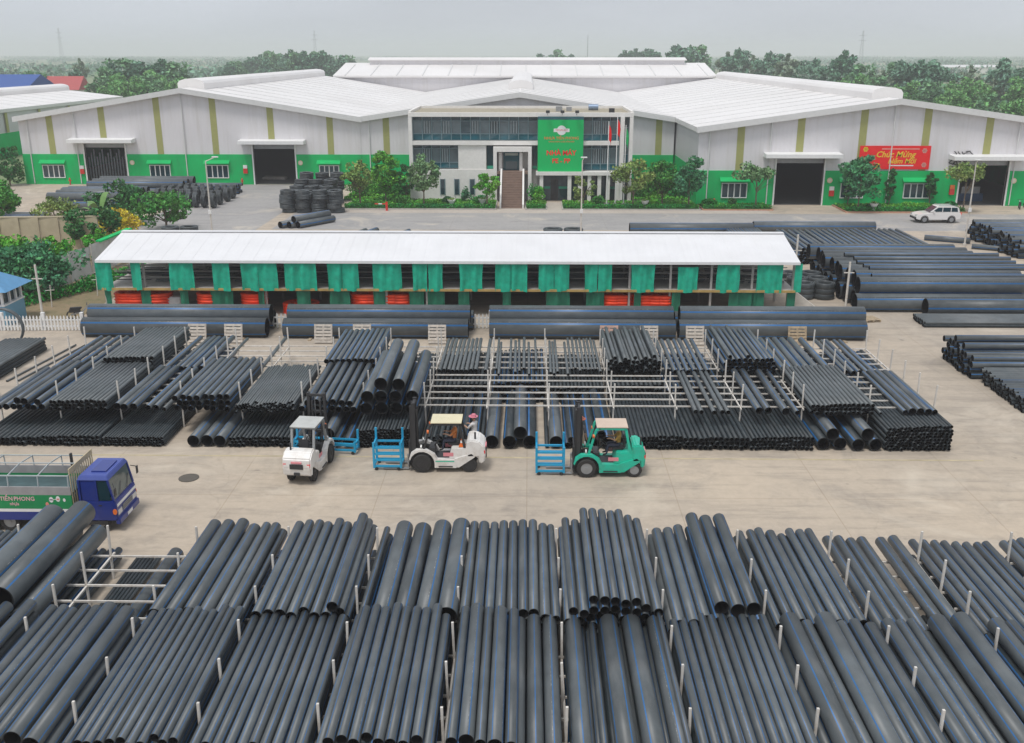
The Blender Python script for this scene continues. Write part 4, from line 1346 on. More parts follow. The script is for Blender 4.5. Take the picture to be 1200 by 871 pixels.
def stack(lo, hi, z0, layers, a0, Lg, info, axis='y', endj=0.06, skew=0.0, m=0.07):
    """drop layers of pipes one after another between two posts.  layer: (d, n) or list of (fraction, d)"""
    pile, out = [], []
    span = hi - lo - 2 * m
    for li, ly in enumerate(layers):
        if isinstance(ly, tuple):
            d, n = ly[0], ly[1]
            n = min(n, int(span / d))
            full = n * d > span * 0.80
            if full and d < 0.9:
                n = min(n, max(1, int(span / (d * 1.14))))
            shift = (d / 2 if li % 2 else 0) if full else 0
            if full:
                k = int((span - shift) / d)
                n = min(n, k)
                gap = (span - shift - n * d) / max(1, n) * 0.9
                seq = [(lo + m + shift + d / 2 + i * (d + gap), d) for i in range(n)]
            else:
                seq = [(lo + m + d / 2 + (span - d) * (i + 0.5) / n + RP.uniform(-0.3, 0.3) * d * 0.5, d) for i in range(n)]
        else:
            seq = []
            for f, d in sorted(ly):
                c = lo + m + d / 2 + (span - d) * f
                if seq:
                    c = max(c, seq[-1][0] + (seq[-1][1] + d) / 2 * 1.09)
                if c + d / 2 > hi - m + 0.12 and seq:
                    continue
                seq.append((c, d))
        for c, d in seq:
            c += RP.uniform(-0.02, 0.02) * d
            z = drop(pile, z0, c, d * 1.004)
            e = RP.uniform(-endj, endj)
            out.append(dict(ax=axis, c=c, z=z, d=d, a=a0 + e, L=Lg, info=info, yaw=RP.uniform(-1, 1) * 0.0055 + skew, roll=RP.uniform(0, 6.28)))
    # exposure seen from above
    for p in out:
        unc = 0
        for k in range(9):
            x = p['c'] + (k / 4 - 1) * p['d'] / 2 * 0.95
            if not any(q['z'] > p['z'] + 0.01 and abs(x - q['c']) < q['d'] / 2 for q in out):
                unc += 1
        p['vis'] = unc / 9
    PIPES.extend(out)
    return out


def size_word(d):
    return 'thin' if d < 0.15 else 'slim' if d < 0.235 else 'medium' if d < 0.315 else 'stout' if d < 0.45 else 'wide' if d < 0.8 else 'giant'


FX = [3 * k + 1 for k in range(-7, 7)]                     # -20 .. 19
MX = [-25.1, -22.2, -19.3, -16.4, -13.5, -10.6, -7.7, -4.8, -1.9, 1.0, 4.05, 7.0, 10.0, 12.9, 16.0, 19.0]
FZ, MZ = 0.93, 1.24


def finfo(row, x):
    k = round((x + 14) / 3)
    r_ = 'yard-side rack row' if row == 1 else 'outer rack row'
    if k == 0:
        pos = 'bay in line with the empty white bay'
    elif k < 0:
        pos = ('bay next to' if k == -1 else 'second bay beyond') + ' the empty bay, truck side'
    else:
        pos = '%s bay past the empty white bay' % ORD[k - 1]
    return (r_, pos)


def minfo(row, i):
    k = len(MX) - 2 - i
    r_ = 'forklift-side rack row' if row == 1 else 'rack row beside giant pipes'
    return (r_, '%s bay from open-yard end' % ORD[k])


F1Y, F0Y, FL = 24.62, 18.95, 5.72
F1 = {
    -20: [(.2, 13), (.2, 12)],
    -17: [(.66, 4), [(.15, .84), (.6, .84)]],
    -11: [(.42, 6), [(0, .42), (.165, .42), (.33, .42), (.5, .42), (.66, .3), (.78, .33), (.93, .16)]],
    -8: [(.3, 9), (.3, 9), [(.0, .31), (.11, .31), (.22, .31), (.33, .31), (.44, .31), (.55, .31), (.66, .31), (.77, .31), (.98, .36)], [(.87, .33)]],
    -5: [(.3, 9), [(0, .22), (.2, .58), (.47, .58), (.74, .6), (1, .6)]],
    -2: [(.3, 9), (.3, 9), [(0, .29), (.125, .36), (.24, .28), (.36, .30), (.48, .30), (.6, .30), (.72, .30), (.84, .30), (1, .24)]],
    1: [(.27, 10), (.27, 10), (.27, 10), (.27, 10), [(.28, .27), (.39, .29), (.5, .27), (.61, .27), (.72, .27)]],
    4: [(.40, 7), (.34, 8), [(.55, .42), (.74, .42), (.93, .42)]],
    7: [(.34, 8), [(.02, .26), (.16, .28), (.27, .30), (.42, .34), (.56, .27), (.70, .29), (.82, .29), (.95, .28)]],
    10: [[(.03, .34), (.18, .35), (.33, .35), (.48, .36), (.74, .37), (.93, .37)]],
    13: [(.28, 10)],
    16: [(.30, 9)],
}
for x, ly in F1.items():
    stack(x, x + 3, FZ, ly, F1Y, FL, finfo(1, x), endj=0.18, skew=RP.uniform(-0.006, 0.006))
F0 = {
    -17: [(.34, 8), (.34, 8), [(.3, .36), (.5, .36), (.7, .36), (.95, .36)]],
    -14: [(.3, 9), (.3, 9), [(.0, .3), (.12, .3), (.24, .3), (.36, .3), (.48, .3), (.7, .43), (.92, .43)]],
    -11: [(.24, 12), (.225, 12), (.225, 12), (.225, 12)],
    -8: [(.25, 11), (.25, 11), (.25, 11)],
    -5: [(.27, 10), (.27, 10), (.27, 10), [(.08, .27), (.19, .27), (.30, .27), (.41, .27), (.52, .27), (.63, .27), (.74, .27), (.85, .27)]],
    -2: [(.38, 7), (.4, 7), [(.02, .27), (.14, .37), (.26, .26), (.37, .37), (.5, .29)]],
    1: [(.16, 16), (.16, 16), [(.02, .46), (.27, .2), (.44, .52), (.72, .54), (1, .5)], [(.97, .13)]],
    4: [(.26, 11), (.26, 11), [(.0, .26), (.1, .26), (.2, .25), (.3, .26), (.4, .26), (.5, .27), (.6, .26), (.7, .25), (.8, .26), (.9, .26)]],
    7: [(.35, 8), [(.08, .56), (.3, .34), (.5, .58), (.68, .34), (.82, .36), (.96, .36)]],
    10: [(.35, 8), [(.03, .40), (.18, .32), (.32, .30), (.6, .54), (.9, .54)]],
    13: [(.35, 8), [(.03, .46), (.25, .34), (.5, .36), (.75, .4)]],
}
for x, ly in F0.items():
    stack(x, x + 3, FZ, ly, F0Y, FL, finfo(0, x), endj=0.18, skew=RP.uniform(-0.005, 0.005))
# ground level below the empty bay and the loosely filled one
for x in list(F1) + [10]:
    if x not in (-14, 10):
        for p in stack(x, x + 3, 0.04, [(.3, 9), (.24, 11)], F1Y + 0.1, FL, ('ground beneath the yard-side racks', '')):
            p['vis'] = 0
for x in F0:
    if x != 13:
        for p in stack(x, x + 3, 0.04, [(.3, 9), (.24, 11)], F0Y + 0.1, FL, ('ground beneath the outer racks', '')):
            p['vis'] = 0
gi = ('ground below the empty white bay', 'yard-side row')
stack(-13.9, -11.1, 0.06, [[(.05, .12), (.1, .12), (.15, .12), (.2, .12), (.25, .12), (.3, .12), (.35, .12), (.62, .5), (.8, .28), (1.0, .52)]], F1Y + 0.2, FL, gi)
gi2 = ('ground below the loosely filled bay', 'yard-side row')
stack(10.1, 12.9, 0.06, [(.14, 14)], F1Y - 0.6, 3.2, gi2)
stack(13.1, 15.9, 0.06, [(.3, 9), (.3, 9)], F0Y + 0.2, FL, ('ground beneath the outer racks', ''))

M1Y, M2Y, ML_ = 42.35, 48.3, 5.85
M1 = [
    [(.3, 8), [(.5, .33), (.68, .33), (.9, .3)]],
    [(.18, 15), (.18, 15), (.18, 15)],
    [[(.02, .35), (.16, .36), (.3, .34), (.62, .28), (.76, .29), (.92, .2)]],
    [(.28, 9), (.28, 9), (.28, 9)],
    [(.11, 25), (.11, 25), (.11, 25), (.11, 24)],
    [(.3, 9), [(.1, .3), (.26, .3), (.42, .3), (.58, .3), (.74, .3), (.9, .3)]],
    [(.58, 4), [(.02, .58), (.3, .58), (.62, .58), (.96, .58)], [(.3, .6), (.68, .6)]],
    None, None, None, None,
    [[(.22, .2), (.31, .2), (.52, .2), (.66, .21), (.76, .2)]],
    [[(.16, .33), (.34, .33), (.66, .35), (.86, .22)]],
    [(.18, 15), (.18, 15), (.18, 15)],
    [[(.02, .12), (.42, .22), (.54, .34), (.68, .33), (.81, .32), (.93, .26), (1.06, .28)]],
]
for i, ly in enumerate(M1):
    if ly:
        stack(MX[i], MX[i + 1], MZ, ly, M1Y - (0.3 if i == 6 else 0), ML_ + (0.6 if i == 6 else 0), minfo(1, i), endj=0.32 if i == 4 else 0.10, skew=RP.uniform(-0.006, 0.006))
M2 = [
    [(.25, 5)],
    [(.2, 13), (.2, 13), (.2, 13), (.2, 13)],
    [[(.1, .26), (.3, .2), (.42, .26), (.54, .26), (.68, .26), (.85, .28)]],
    [[(.05, .16), (.9, .2)]],
    None,
    [(.25, 11), (.25, 11), (.25, 11)],
    None,
    [[(.04, .19), (.13, .19), (.22, .19), (.31, .19), (.4, .19), (.49, .19), (.58, .19), (.67, .19), (.76, .19), (.97, .2)]],
    [[(.05, .13), (.1, .13), (.32, .13), (.42, .15), (.5, .13), (.6, .16), (.7, .13), (.84, .13)]],
    [[(.03, .14), (.09, .14), (.15, .14), (.34, .14), (.42, .14), (.5, .14), (.58, .14), (.66, .14), (.74, .14), (.81, .14), (.88, .14), (.95, .14)]],
    [(.19, 14), (.19, 14), (.19, 14), (.19, 13), (.19, 5)],
    [[(.04, .23), (.17, .23), (.3, .23), (.43, .23), (.56, .23), (.69, .23), (.82, .23)]],
    [(.22, 12), (.22, 12), (.22, 12), (.22, 9), [(.1, .2), (.45, .2)]],
    [[(.04, .34), (.2, .34), (.36, .34), (.52, .34), (.70, .34), (.93, .34)]],
    [[(.1, .22), (.22, .22), (.34, .22), (.5, .22), (.62, .22)]],
]
for i, ly in enumerate(M2):
    if ly:
        stack(MX[i], MX[i + 1], MZ, ly, M2Y, ML_, minfo(2, i), endj=0.55 if i in (8, 9) else 0.3 if i == 10 else 0.08, skew=RP.uniform(-0.008, 0.008))
# ground piles under the forklift-side racks
MG = [
    [(.2, 13), (.2, 13)],
    [(.16, 17), (.16, 17), (.16, 17)],
    [(.11, 24), (.11, 24), (.11, 23), (.11, 22)],
    [[(.45, .55), (.7, .55), (.95, .55)]],
    [(.16, 17), (.16, 16), (.16, 17)],
    [(.45, 6), [(.6, .5)]],
    [(.13, 21)] * 7,
    [(.2, 12), (.2, 12), [(.1, .15), (.2, .15), (.3, .2), (.5, .2), (.7, .3), (.9, .3)]],
    [[(.0, .62), (.36, .62), (.75, .62), (1.0, .2)], [(.554, .6)]],
    [[(.0, .6), (.25, .28), (.36, .28), (.47, .28), (.6, .6), (.95, .6)], [(.3, .3), (.42, .3), (.8, .4)]],
    [(.16, 17)] * 4,
    [(.2, 14), (.2, 14), (.2, 13)],
    [(.16, 17)] * 4,
    [[(.04, .58), (.33, .58), (.64, .58), (.95, .58)], [(.18, .58), (.8, .58)]],
    [(.15, 18)] * 8,
]
for i, ly in enumerate(MG):
    o_ = stack(MX[i], MX[i + 1], 0.05, ly, 41.0, ML_, ('ground under %s' % minfo(1, i)[0], minfo(1, i)[1]), endj=0.08, m=0.0)
    for p in o_:
        p['vis'] *= 0.55
for i in list(range(0, 3)) + list(range(5, 15)):
    for p in stack(MX[i], MX[i + 1], 0.05, [(.16 + 0.03 * (i % 3), 17)] * (5 if 6 < i < 11 else 3 + (i * 7) % 4), 47.2, ML_, ('ground under the rack row beside giant pipes', ''), endj=0.15):
        p['vis'] *= 0.3

# --- giant pipes along the shed
GX = [(-27.9, 'stack at the picket fence end'), (-15.15, 'second stack from the kiosk'), (-2.3, 'third stack from the kiosk'), (9.5, 'stack at the open-yard end')]
for x, lb in GX:
    gs = stack(58.55, 62.2, 0.02, [[(.0, 1.2), (.86, 1.2)], [(.43, 1.2)]], x, 11.55, ('row before the curtained shed', lb), axis='x', endj=0.12, m=0.0)
    for p in gs:
        p['roll'] = rad(-38) + RP.uniform(-0.12, 0.12)
# --- stock at the open side of the yard
o_ = stack(65.75, 79.2, 0.02, [(1.2, 11), (1.2, 10), [((67.5 + 1.2 * k - 65.92) / 13.11, .34) for k in range(6)]], 22.75, 11.5, ('great stack beside the shed end', 'two layers high'), axis='x', endj=0.25, m=0.0)
for k, p in enumerate(o_):
    p['roll'] = rad(-38) + RP.uniform(-0.3, 0.3)
    if p['d'] < 1:
        p['a'] += 1.3
        p['info'] = ('lying on top of the great stack', '')
stack(64.35, 65.7, 0.02, [[(0, 1.2)]], 26.9, 11.6, ('lone pipe before the great stack', ''), axis='x', m=0.0)
stack(61.9, 64.3, 0.02, [(.2, 12), (.2, 11)], 25.8, 12.0, ('flat layer before the great stack', ''), axis='x', endj=0.05)
stack(51.2, 55.4, 0.02, [(.36, 11), (.36, 11), (.36, 10), (.36, 9), [(.3, .4), (.62, .4)]], 24.2, 11.8, ('tall pile in the open yard', ''), axis='x', endj=0.15)
stack(45.9, 51.2, 0.02, [(.2, 25), (.2, 24), (.2, 24), (.2, 22)], 24.6, 11.8, ('low pile in the open yard', ''), axis='x', endj=0.15)
stack(84.5, 95.2, 0.02, [(.45, 23), (.45, 22), (.45, 21), (.45, 18)], 42.4, 12, ('far pile by the road corner', ''), axis='x', endj=0.4)
stack(92.3, 92.9, 0.02, [[(0, .5)]], 37.6, 4.0, ('short pipe lying at the lamp post', ''), axis='x', skew=-0.5)
stack(88.0, 88.6, 0.02, [[(0, .45)]], 40.2, 4.0, ('short pipe beside the far pile', ''), axis='x', skew=-0.5)
stack(95.2, 96.6, 0.02, [[(0, 1.2)]], 9.9, 12, ('single giant pipe along the road', ''), axis='x', m=0.0)
stack(96.9, 98.2, 0.02, [[(0, 1.1)]], 22.3, 12, ('second giant pipe along the road', ''), axis='x', m=0.0)
stack(22.7, 34.6, 0.02, [(.3, 38), (.3, 37), (.3, 38), (.3, 37), (.3, 22)], 82.0, 9.3, ('deep pile behind the great stack', ''), axis='y', endj=0.2)
stack(19.0, 22.4, 0.02, [(.22, 14), (.22, 14), (.22, 13), (.22, 12)], 90.5, 4.6, ('short pile beside the roadside giant', ''), axis='y', endj=0.15)
# --- stock before the far hall
stack(121.5, 127.5, 0.02, [(1.0, 5), (1.0, 4)], -55.0, 12.0, ('stack before the barred hall doorway', ''), axis='x', endj=0.6)
stack(110.5, 118.5, 0.02, [(1.0, 7), (1.0, 5)], -54.5, 9.5, ('stack behind the garden wall', ''), axis='x', endj=0.5)
stack(124.0, 126.6, 0.02, [(.4, 6), (.4, 5), (.4, 4)], -44.3, 7.5, ('small pile below the hall windows', ''), axis='x', endj=0.3)
stack(107.0, 112.0, 0.02, [(.7, 6), (.7, 5)], -72.0, 11.5, ('pile near the neighbouring hall', ''), axis='x', endj=0.3)
stack(102.8, 106.5, 0.02, [(.5, 7)], -61.0, 9.0, ('low pile behind the garden wall', ''), axis='x', endj=0.3)
stack(-24.2, -20.6, 0.02, [[(0, .7), (.33, .7), (.66, .7)], [(.5, .7)]], 98.6, 5.0, ('slanting pipes before the coil stacks', ''), axis='y', skew=-0.6)
stack(-17.0, -11.0, 0.02, [[(0, .5), (.2, .6), (.8, .45)]], 92.5, 4.0, ('loose pipes behind the shed', ''), axis='y', skew=-0.3)
# loose thin pipes lying on the ground by the kiosk
stack(-28.2, -26.0, 0.02, [[(.1, .1), (.4, .1), (.9, .1)]], 50.0, 7.0, ('loose thin pipes on the ground by the kiosk', ''), axis='y', skew=-0.10)
stack(-31.5, -28.7, 0.02, [(.2, 13), (.2, 12), (.2, 13), (.2, 12)], 50.0, 6.0, ('strapped pile by the kiosk', ''), axis='y')


def ring_angles(stripes=4, seg=6, half=0.075):
    an = []
    for s_ in range(stripes):
        c = s_ * 2 * math.pi / stripes
        an += [(c - half, 1), (c + half, 0)]
        w_ = 2 * math.pi / stripes - 2 * half
        if s_ == 0:
            an += [(c + half + 0.10, 2), (c + half + 0.145, 0)]
        an += [(c + half + w_ * k / seg, 0) for k in range(1, seg)]
    return an


PM = {}


def pipe_mesh(d, Lg, stripes=4, seg=6):
    key = (round(d, 3), round(Lg, 2), stripes, seg)
    if key in PM:
        return PM[key]
    r_ = d / 2
    ri = r_ * 0.90
    half = 0.06 if d < 0.9 else 0.085
    an = ring_angles(stripes, seg, half)
    n = len(an)
    b = MB()
    vs_ = []
    for rr_ in (r_, ri):
        for y in (-Lg / 2, Lg / 2):
            vs_ += [(rr_ * math.cos(a), y, rr_ * math.sin(a)) for a, _ in an]
    o0 = 0
    for i in range(n):
        j = (i + 1) % n
        b.add([], [])
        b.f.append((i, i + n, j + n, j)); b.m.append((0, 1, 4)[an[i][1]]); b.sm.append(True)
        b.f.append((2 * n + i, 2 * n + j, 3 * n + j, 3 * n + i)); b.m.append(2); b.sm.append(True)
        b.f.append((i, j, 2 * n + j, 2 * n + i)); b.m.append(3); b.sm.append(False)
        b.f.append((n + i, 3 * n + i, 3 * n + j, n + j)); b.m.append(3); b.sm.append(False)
    b.v = vs_
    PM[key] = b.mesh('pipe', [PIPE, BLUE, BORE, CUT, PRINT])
    return PM[key]


def cam_dist(p):
    if p['ax'] == 'y':
        P_ = Vector((p['c'], p['a'] + p['L'] / 2, p['z']))
    else:
        P_ = Vector((p['a'] + p['L'] / 2, p['c'], p['z']))
    v = cam.matrix_basis.inverted() @ P_
    if v.z > -1:
        return None, P_
    return (1150 * v.x / -v.z + 600, 435.5 - 1150 * v.y / -v.z, -v.z), P_


ranked = []
for p in PIPES:
    s_, P_ = cam_dist(p)
    p['P'] = P_
    if s_ is None:
        p['score'] = 0
        continue
    x, y, dep = s_
    inside = -150 < x < 1350 and y < 960
    p['score'] = p['d'] * p['L'] / dep ** 2 * p['vis'] * (1 if inside else 0)
    if p['ax'] == 'x':
        p['score'] *= 0.8
PIPES.sort(key=lambda p: -p['score'])
N_IND = 300
for i, p in enumerate(PIPES):
    p['ind'] = i < N_IND and p['score'] > 0
for p in PIPES:
    if not p['ind']:
        continue
    d = p['d']
    o = bpy.data.objects.new('pipe', pipe_mesh(d, p['L'], 4 if d < 0.9 else 5, 6 if d < 0.5 else 8))
    col.objects.link(o)
    o.location = p['P']
    base = -math.pi / 2 if p['ax'] == 'x' else 0.0
    o.rotation_mode = 'ZYX' if False else 'XYZ'
    # roll about own axis (Y), then yaw
    o.rotation_euler = (Matrix.Rotation(base + p['yaw'], 3, 'Z') @ Matrix.Rotation(p['roll'], 3, 'Y')).to_euler()
    a, b_ = p['info']
    lb = '%s blue-striped black pipe, %s%s' % (size_word(d), a, (', ' + b_) if b_ else '')
    tag(o, lb, 'pipe', '%s pipes: %s %s' % (size_word(d), a, b_))

# everything past the 300 largest: lower layers and far stock, one mass
VV, FFs, MM = [], [], []
off = 0
for p in PIPES:
    if p['ind'] or (p['score'] == 0 and p['P'].y > 1 and p['vis'] == 0 and False):
        continue
    d, Lg = p['d'], p['L']
    n = 12 if d < 0.22 else 24 if d < 0.8 else 36
    r_ = d / 2
    t = np.linspace(0, 2 * np.pi, n, endpoint=False)
    cx_, sz_ = np.cos(t), np.sin(t)

    def ring(rr_, y):
        return np.stack([rr_ * cx_, np.full(n, y), rr_ * sz_], 1)
    h = Lg / 2
    bd = min(0.5, h * 0.5)
    V = np.concatenate([ring(r_, -h), ring(r_, h), ring(r_ * 0.88, -h), ring(r_ * 0.88, -h + bd), ring(r_ * 0.88, h), ring(r_ * 0.88, h - bd)])
    Rm = np.array(Matrix.Rotation((-math.pi / 2 if p['ax'] == 'x' else 0) + p['yaw'], 3, 'Z') @ Matrix.Rotation(p['roll'], 3, 'Y'))
    V = V @ Rm.T + np.array(p['P'])
    i = np.arange(n)
    j = (i + 1) % n
    quads = [np.stack([i, i + n, j + n, j], 1), np.stack([i, j, j + 2 * n, i + 2 * n], 1), np.stack([i + n, i + 4 * n, j + 4 * n, j + n], 1),
             np.stack([i + 2 * n, j + 2 * n, j + 3 * n, i + 3 * n], 1), np.stack([i + 4 * n, i + 5 * n, j + 5 * n, j + 4 * n], 1)]
    dk = 4 if p['vis'] < 0.45 or p['info'][0].startswith('ground') else 0  # covered and ground-level pipes get the darker copy: painted shade between pipes
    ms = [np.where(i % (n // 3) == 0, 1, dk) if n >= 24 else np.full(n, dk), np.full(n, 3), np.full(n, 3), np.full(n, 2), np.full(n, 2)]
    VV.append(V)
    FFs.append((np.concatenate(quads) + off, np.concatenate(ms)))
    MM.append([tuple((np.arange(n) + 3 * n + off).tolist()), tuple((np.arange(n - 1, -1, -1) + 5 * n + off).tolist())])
    off += len(V)
q_all = np.concatenate([f for f, _ in FFs])
m_all = np.concatenate([m2 for _, m2 in FFs])
ng = [g for pair in MM for g in pair]
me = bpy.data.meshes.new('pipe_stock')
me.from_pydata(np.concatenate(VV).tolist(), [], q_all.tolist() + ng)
for m2 in (PIPE, BLUE, BORE, CUT, PIPE_SHADED):
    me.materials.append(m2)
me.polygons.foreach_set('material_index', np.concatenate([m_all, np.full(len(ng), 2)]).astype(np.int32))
sm_flags = np.zeros(len(q_all) + len(ng), dtype=bool)
pos = 0
for f, _ in FFs:
    sm_flags[pos:pos + len(f) // 5] = True
    pos += len(f)
me.polygons.foreach_set('use_smooth', sm_flags)
me.update()
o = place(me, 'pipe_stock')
tag(o, 'mass of stacked black pipes: lower layers, thin bundles and far piles', 'pipes', kind='stuff')

# ================================================================ racks
def rack(name, label, xs, ys, zb, zt, beams_y, ncol=WHITE_STEEL, low=False):
    root = empty(name)
    tag(root, label, 'rack', 'white pipe racks')
    pm_ = MB().box(-0.032, 0.032, -0.032, 0.032, 0, zt).mesh('post', ncol)
    rng = random.Random(int(ys[0] * 10))
    for x in xs:
        for y in ys:
            place(pm_, 'post', root, (x + rng.uniform(-0.02, 0.02), y + rng.uniform(-0.04, 0.04), 0), (rng.uniform(-0.02, 0.02), rng.uniform(-0.03, 0.03), 0))
        rl = MB().box(-0.03, 0.03, ys[0] - 0.25, ys[-1] + 0.3, zb - 0.13, zb - 0.066).build('rail', ncol, root)
        rl.location.x = x
    for a, b in zip(xs[:-1], xs[1:]):
        bm_ = MB().box(0.033, b - a - 0.033, -0.026, 0.026, -0.065, -0.004).mesh('beam', ncol)
        for y in beams_y:
            place(bm_, 'beam', root, (a, y, zb))


rack('pipe_rack', 'white steel pipe rack in two rows of bays, edge toward the lane with truck', FX, (25.5, 27.4, 29.3), FZ, 2.02, (25.45, 26.4, 27.35, 28.3, 29.25))
rack('pipe_rack', 'white steel pipe rack on the outer side, away from the lane', FX, (20.0, 21.8, 23.65), FZ, 2.02, (20.05, 21.0, 21.9, 22.8, 23.7))
rack('pipe_rack', 'white steel pipe rack standing right behind the forklifts', MX, (43.5, 45.4, 47.3), MZ, 2.3, (43.45, 44.4, 45.3, 46.2, 47.15, 48.0))
rack('pipe_rack', 'white steel pipe rack between the forklift rack and giant pipes', MX, (49.3, 51.2, 53.05), MZ, 2.3, (49.25, 50.2, 51.15, 52.1, 53.05))
# timber bearers under the giant pipes
for x, lb in GX:
    for dx in (1.5, 5.8, 10.0):
        o = MB().box(x + dx, x + dx + 0.2, 58.3, 61.0, 0.0, 0.06).build('bearer', WOOD)
        tag(o, 'timber bearer lying under the giant pipes', 'timber', 'bearers under the giant pipes')

# ================================================================ coils of small pipe
COIL = mat('coil_black', (0.05, 0.06, 0.065), 0.45, var=0.25, rnd=0.3, dirt=(0.13, 0.14, 0.14), dirt_amt=0.4, dirt_scale=2)
cm = MB()
for k in range(3):
    for q in range(2):
        cm.torus((0, 0, 0.09 + 0.16 * k), 0.58 + 0.17 * q, 0.088, 'z', n=24, k=6)
coil_me = cm.mesh('pipe_coil', COIL)
RC = random.Random(23)
GC = 'flat coils stacked before the open hall doorway'
for r_, (y, xs, hgt) in enumerate(((109.6, (-26.9, -25.1, -23.3, -21.5), 5), (111.5, (-26.6, -24.8, -23.0), 4), (113.4, (-26.8, -25.0, -23.1), 5), (115.3, (-26.6, -24.8, -23.0), 6), (117.6, (-26.4, -24.6, -22.8), 7))):
    for x in xs:
        for k in range(hgt):
            o = place(coil_me, 'pipe_coil', None, (x + RC.uniform(-0.18, 0.18), y + RC.uniform(-0.18, 0.18), 0.012 + 0.5 * k), (RC.uniform(-0.06, 0.06), RC.uniform(-0.06, 0.06), RC.uniform(0, 6)))
            tag(o, 'flat black pipe coil stacked before the open hall doorway', 'pipe coil', GC)
GC2 = 'standing coils near the side lane'
for i in range(36):
    row, kx = divmod(i, 9)
    x, y = -44.5 + kx * 1.0 + RC.uniform(-0.15, 0.15), 122.5 - row * 2.6 - kx * 0.25
    o = place(coil_me, 'pipe_coil', None, (x, y, 0.86), (0, rad(90), RC.uniform(-0.25, 0.25)))
    tag(o, 'upright black pipe coil leaning in a row near the side lane', 'pipe coil', GC2)
for i in range(12):
    x, y = -66.5 + (i % 6) * 0.9, 112.5 - (i // 6) * 2.2 + RC.uniform(-0.2, 0.2)
    o = place(coil_me, 'pipe_coil', None, (x, y + 4, 0.86 + 0.0), (0, rad(90), RC.uniform(-0.3, 0.3)))
    tag(o, 'upright black pipe coil near the neighbouring hall', 'pipe coil', 'coils near the neighbouring hall')
for i, (x, y, k) in enumerate(((-37.0, 90.5, 0), (-37.0, 90.5, 1), (-35.2, 90.9, 0), (-35.2, 90.9, 1), (-33.6, 91.2, 0), (-33.6, 91.2, 1), (-33.6, 91.2, 2), (-31.9, 91.5, 0), (-31.9, 91.5, 1), (-31.9, 91.5, 2))):
    o = place(coil_me, 'pipe_coil', None, (x, y, 0.012 + 0.5 * k), (0, 0, i))
    tag(o, 'flat black pipe coil stacked behind the curtained shed', 'pipe coil', 'coils behind the curtained shed')
for i in range(2):
    o = place(coil_me, 'pipe_coil', None, (2.4 + i * 2.0, 95.0, 0.012), (0, 0, i))
    o.scale = (1.15, 1.15, 1.6)
    tag(o, 'low black coil lying on the road behind the shed', 'pipe coil', 'coils on the road')
for i in range(10):
    o = place(coil_me, 'pipe_coil', None, (43.0 + (i % 5) * 0.9, 83.2 - (i // 5) * 2.0, 0.86), (0, rad(90), RC.uniform(-0.3, 0.3)))
    tag(o, 'upright black coil at the near end of the far pile', 'pipe coil', 'coils beside the far pile')
for i in range(6):
    o = place(coil_me, 'pipe_coil', None, (20.0 + (i % 2) * 1.5, 70.0 + (i // 2) * 1.8, 0.012), (0, 0, i))
    o.scale = (0.95, 0.95, 2.4)
    tag(o, 'tall black coil drum standing beside the shed end', 'pipe coil', 'coils beside the shed end')
o = MB().torus((0, 0, 0), 1.15, 0.075, 'y', n=48, k=10).torus((0.02, 0.12, 0.02), 1.12, 0.07, 'y', n=48, k=10).build('pipe_ring', PIPE)
o.location = (-31.6, 56.6, 1.23)
tag(o, 'large black pipe ring standing upright before the blue kiosk', 'pipe coil')

# ================================================================ pallets leaning on the giant pipes
def pallet(label, x, y, tilt, m_, z=0.03, flat=False, rz=0.0):
    o = empty('pallet', (x, y, z), rz)
    tag(o, label, 'pallet', None if flat else 'pallets leaning on the giant pipes')
    o.rotation_euler = (0 if flat else rad(90 - tilt), 0, rz)
    for k in range(6):
        MB().box(-0.55, 0.55, k * 0.2 + 0.01, k * 0.2 + 0.15, 0.12, 0.145).build('board', m_, o)
    for k in range(3):
        MB().box(-0.55, 0.55, k * 0.49 + 0.03, k * 0.49 + 0.13, 0.0, 0.022).build('bottom_board', m_, o)
    for k in range(3):
        MB().box(-0.55 + k * 0.5, -0.45 + k * 0.5, 0.01, 1.15, 0.022, 0.12).build('bearer', m_, o)


for px, lb, m_ in ((227, 'weathered pale pallet leaning on the giant pipes by the tall slim bundle', PALLET), (270, 'weathered pale pallet leaning on the first giant stack near its end', PALLET),
                   (377, 'weathered pale pallet leaning on the second giant stack, kiosk half', PALLET), (423, 'weathered pale pallet leaning on the second giant stack above the slim bundle', PALLET),
                   (512, 'weathered pale pallet leaning on the second giant stack near its end', PALLET), (715, 'reddish-edged pallet leaning on the third giant stack', mat('pallet_red', (0.5, 0.33, 0.27), 0.8, var=0.2)),
                   (762, 'weathered pale pallet leaning on the third giant stack near its end', PALLET), (816, 'weathered pale pallet leaning on the last giant stack', PALLET), (936, 'tan timber pallet leaning on the last giant stack, open-yard half', WOOD)):
    pallet(lb, (px - 619) / 19.3, 57.75, 14, m_)
pallet('flat timber pallet lying on the open yard before the great stack', 22.9, 63.2, 0, WOOD, flat=True, rz=0.2)
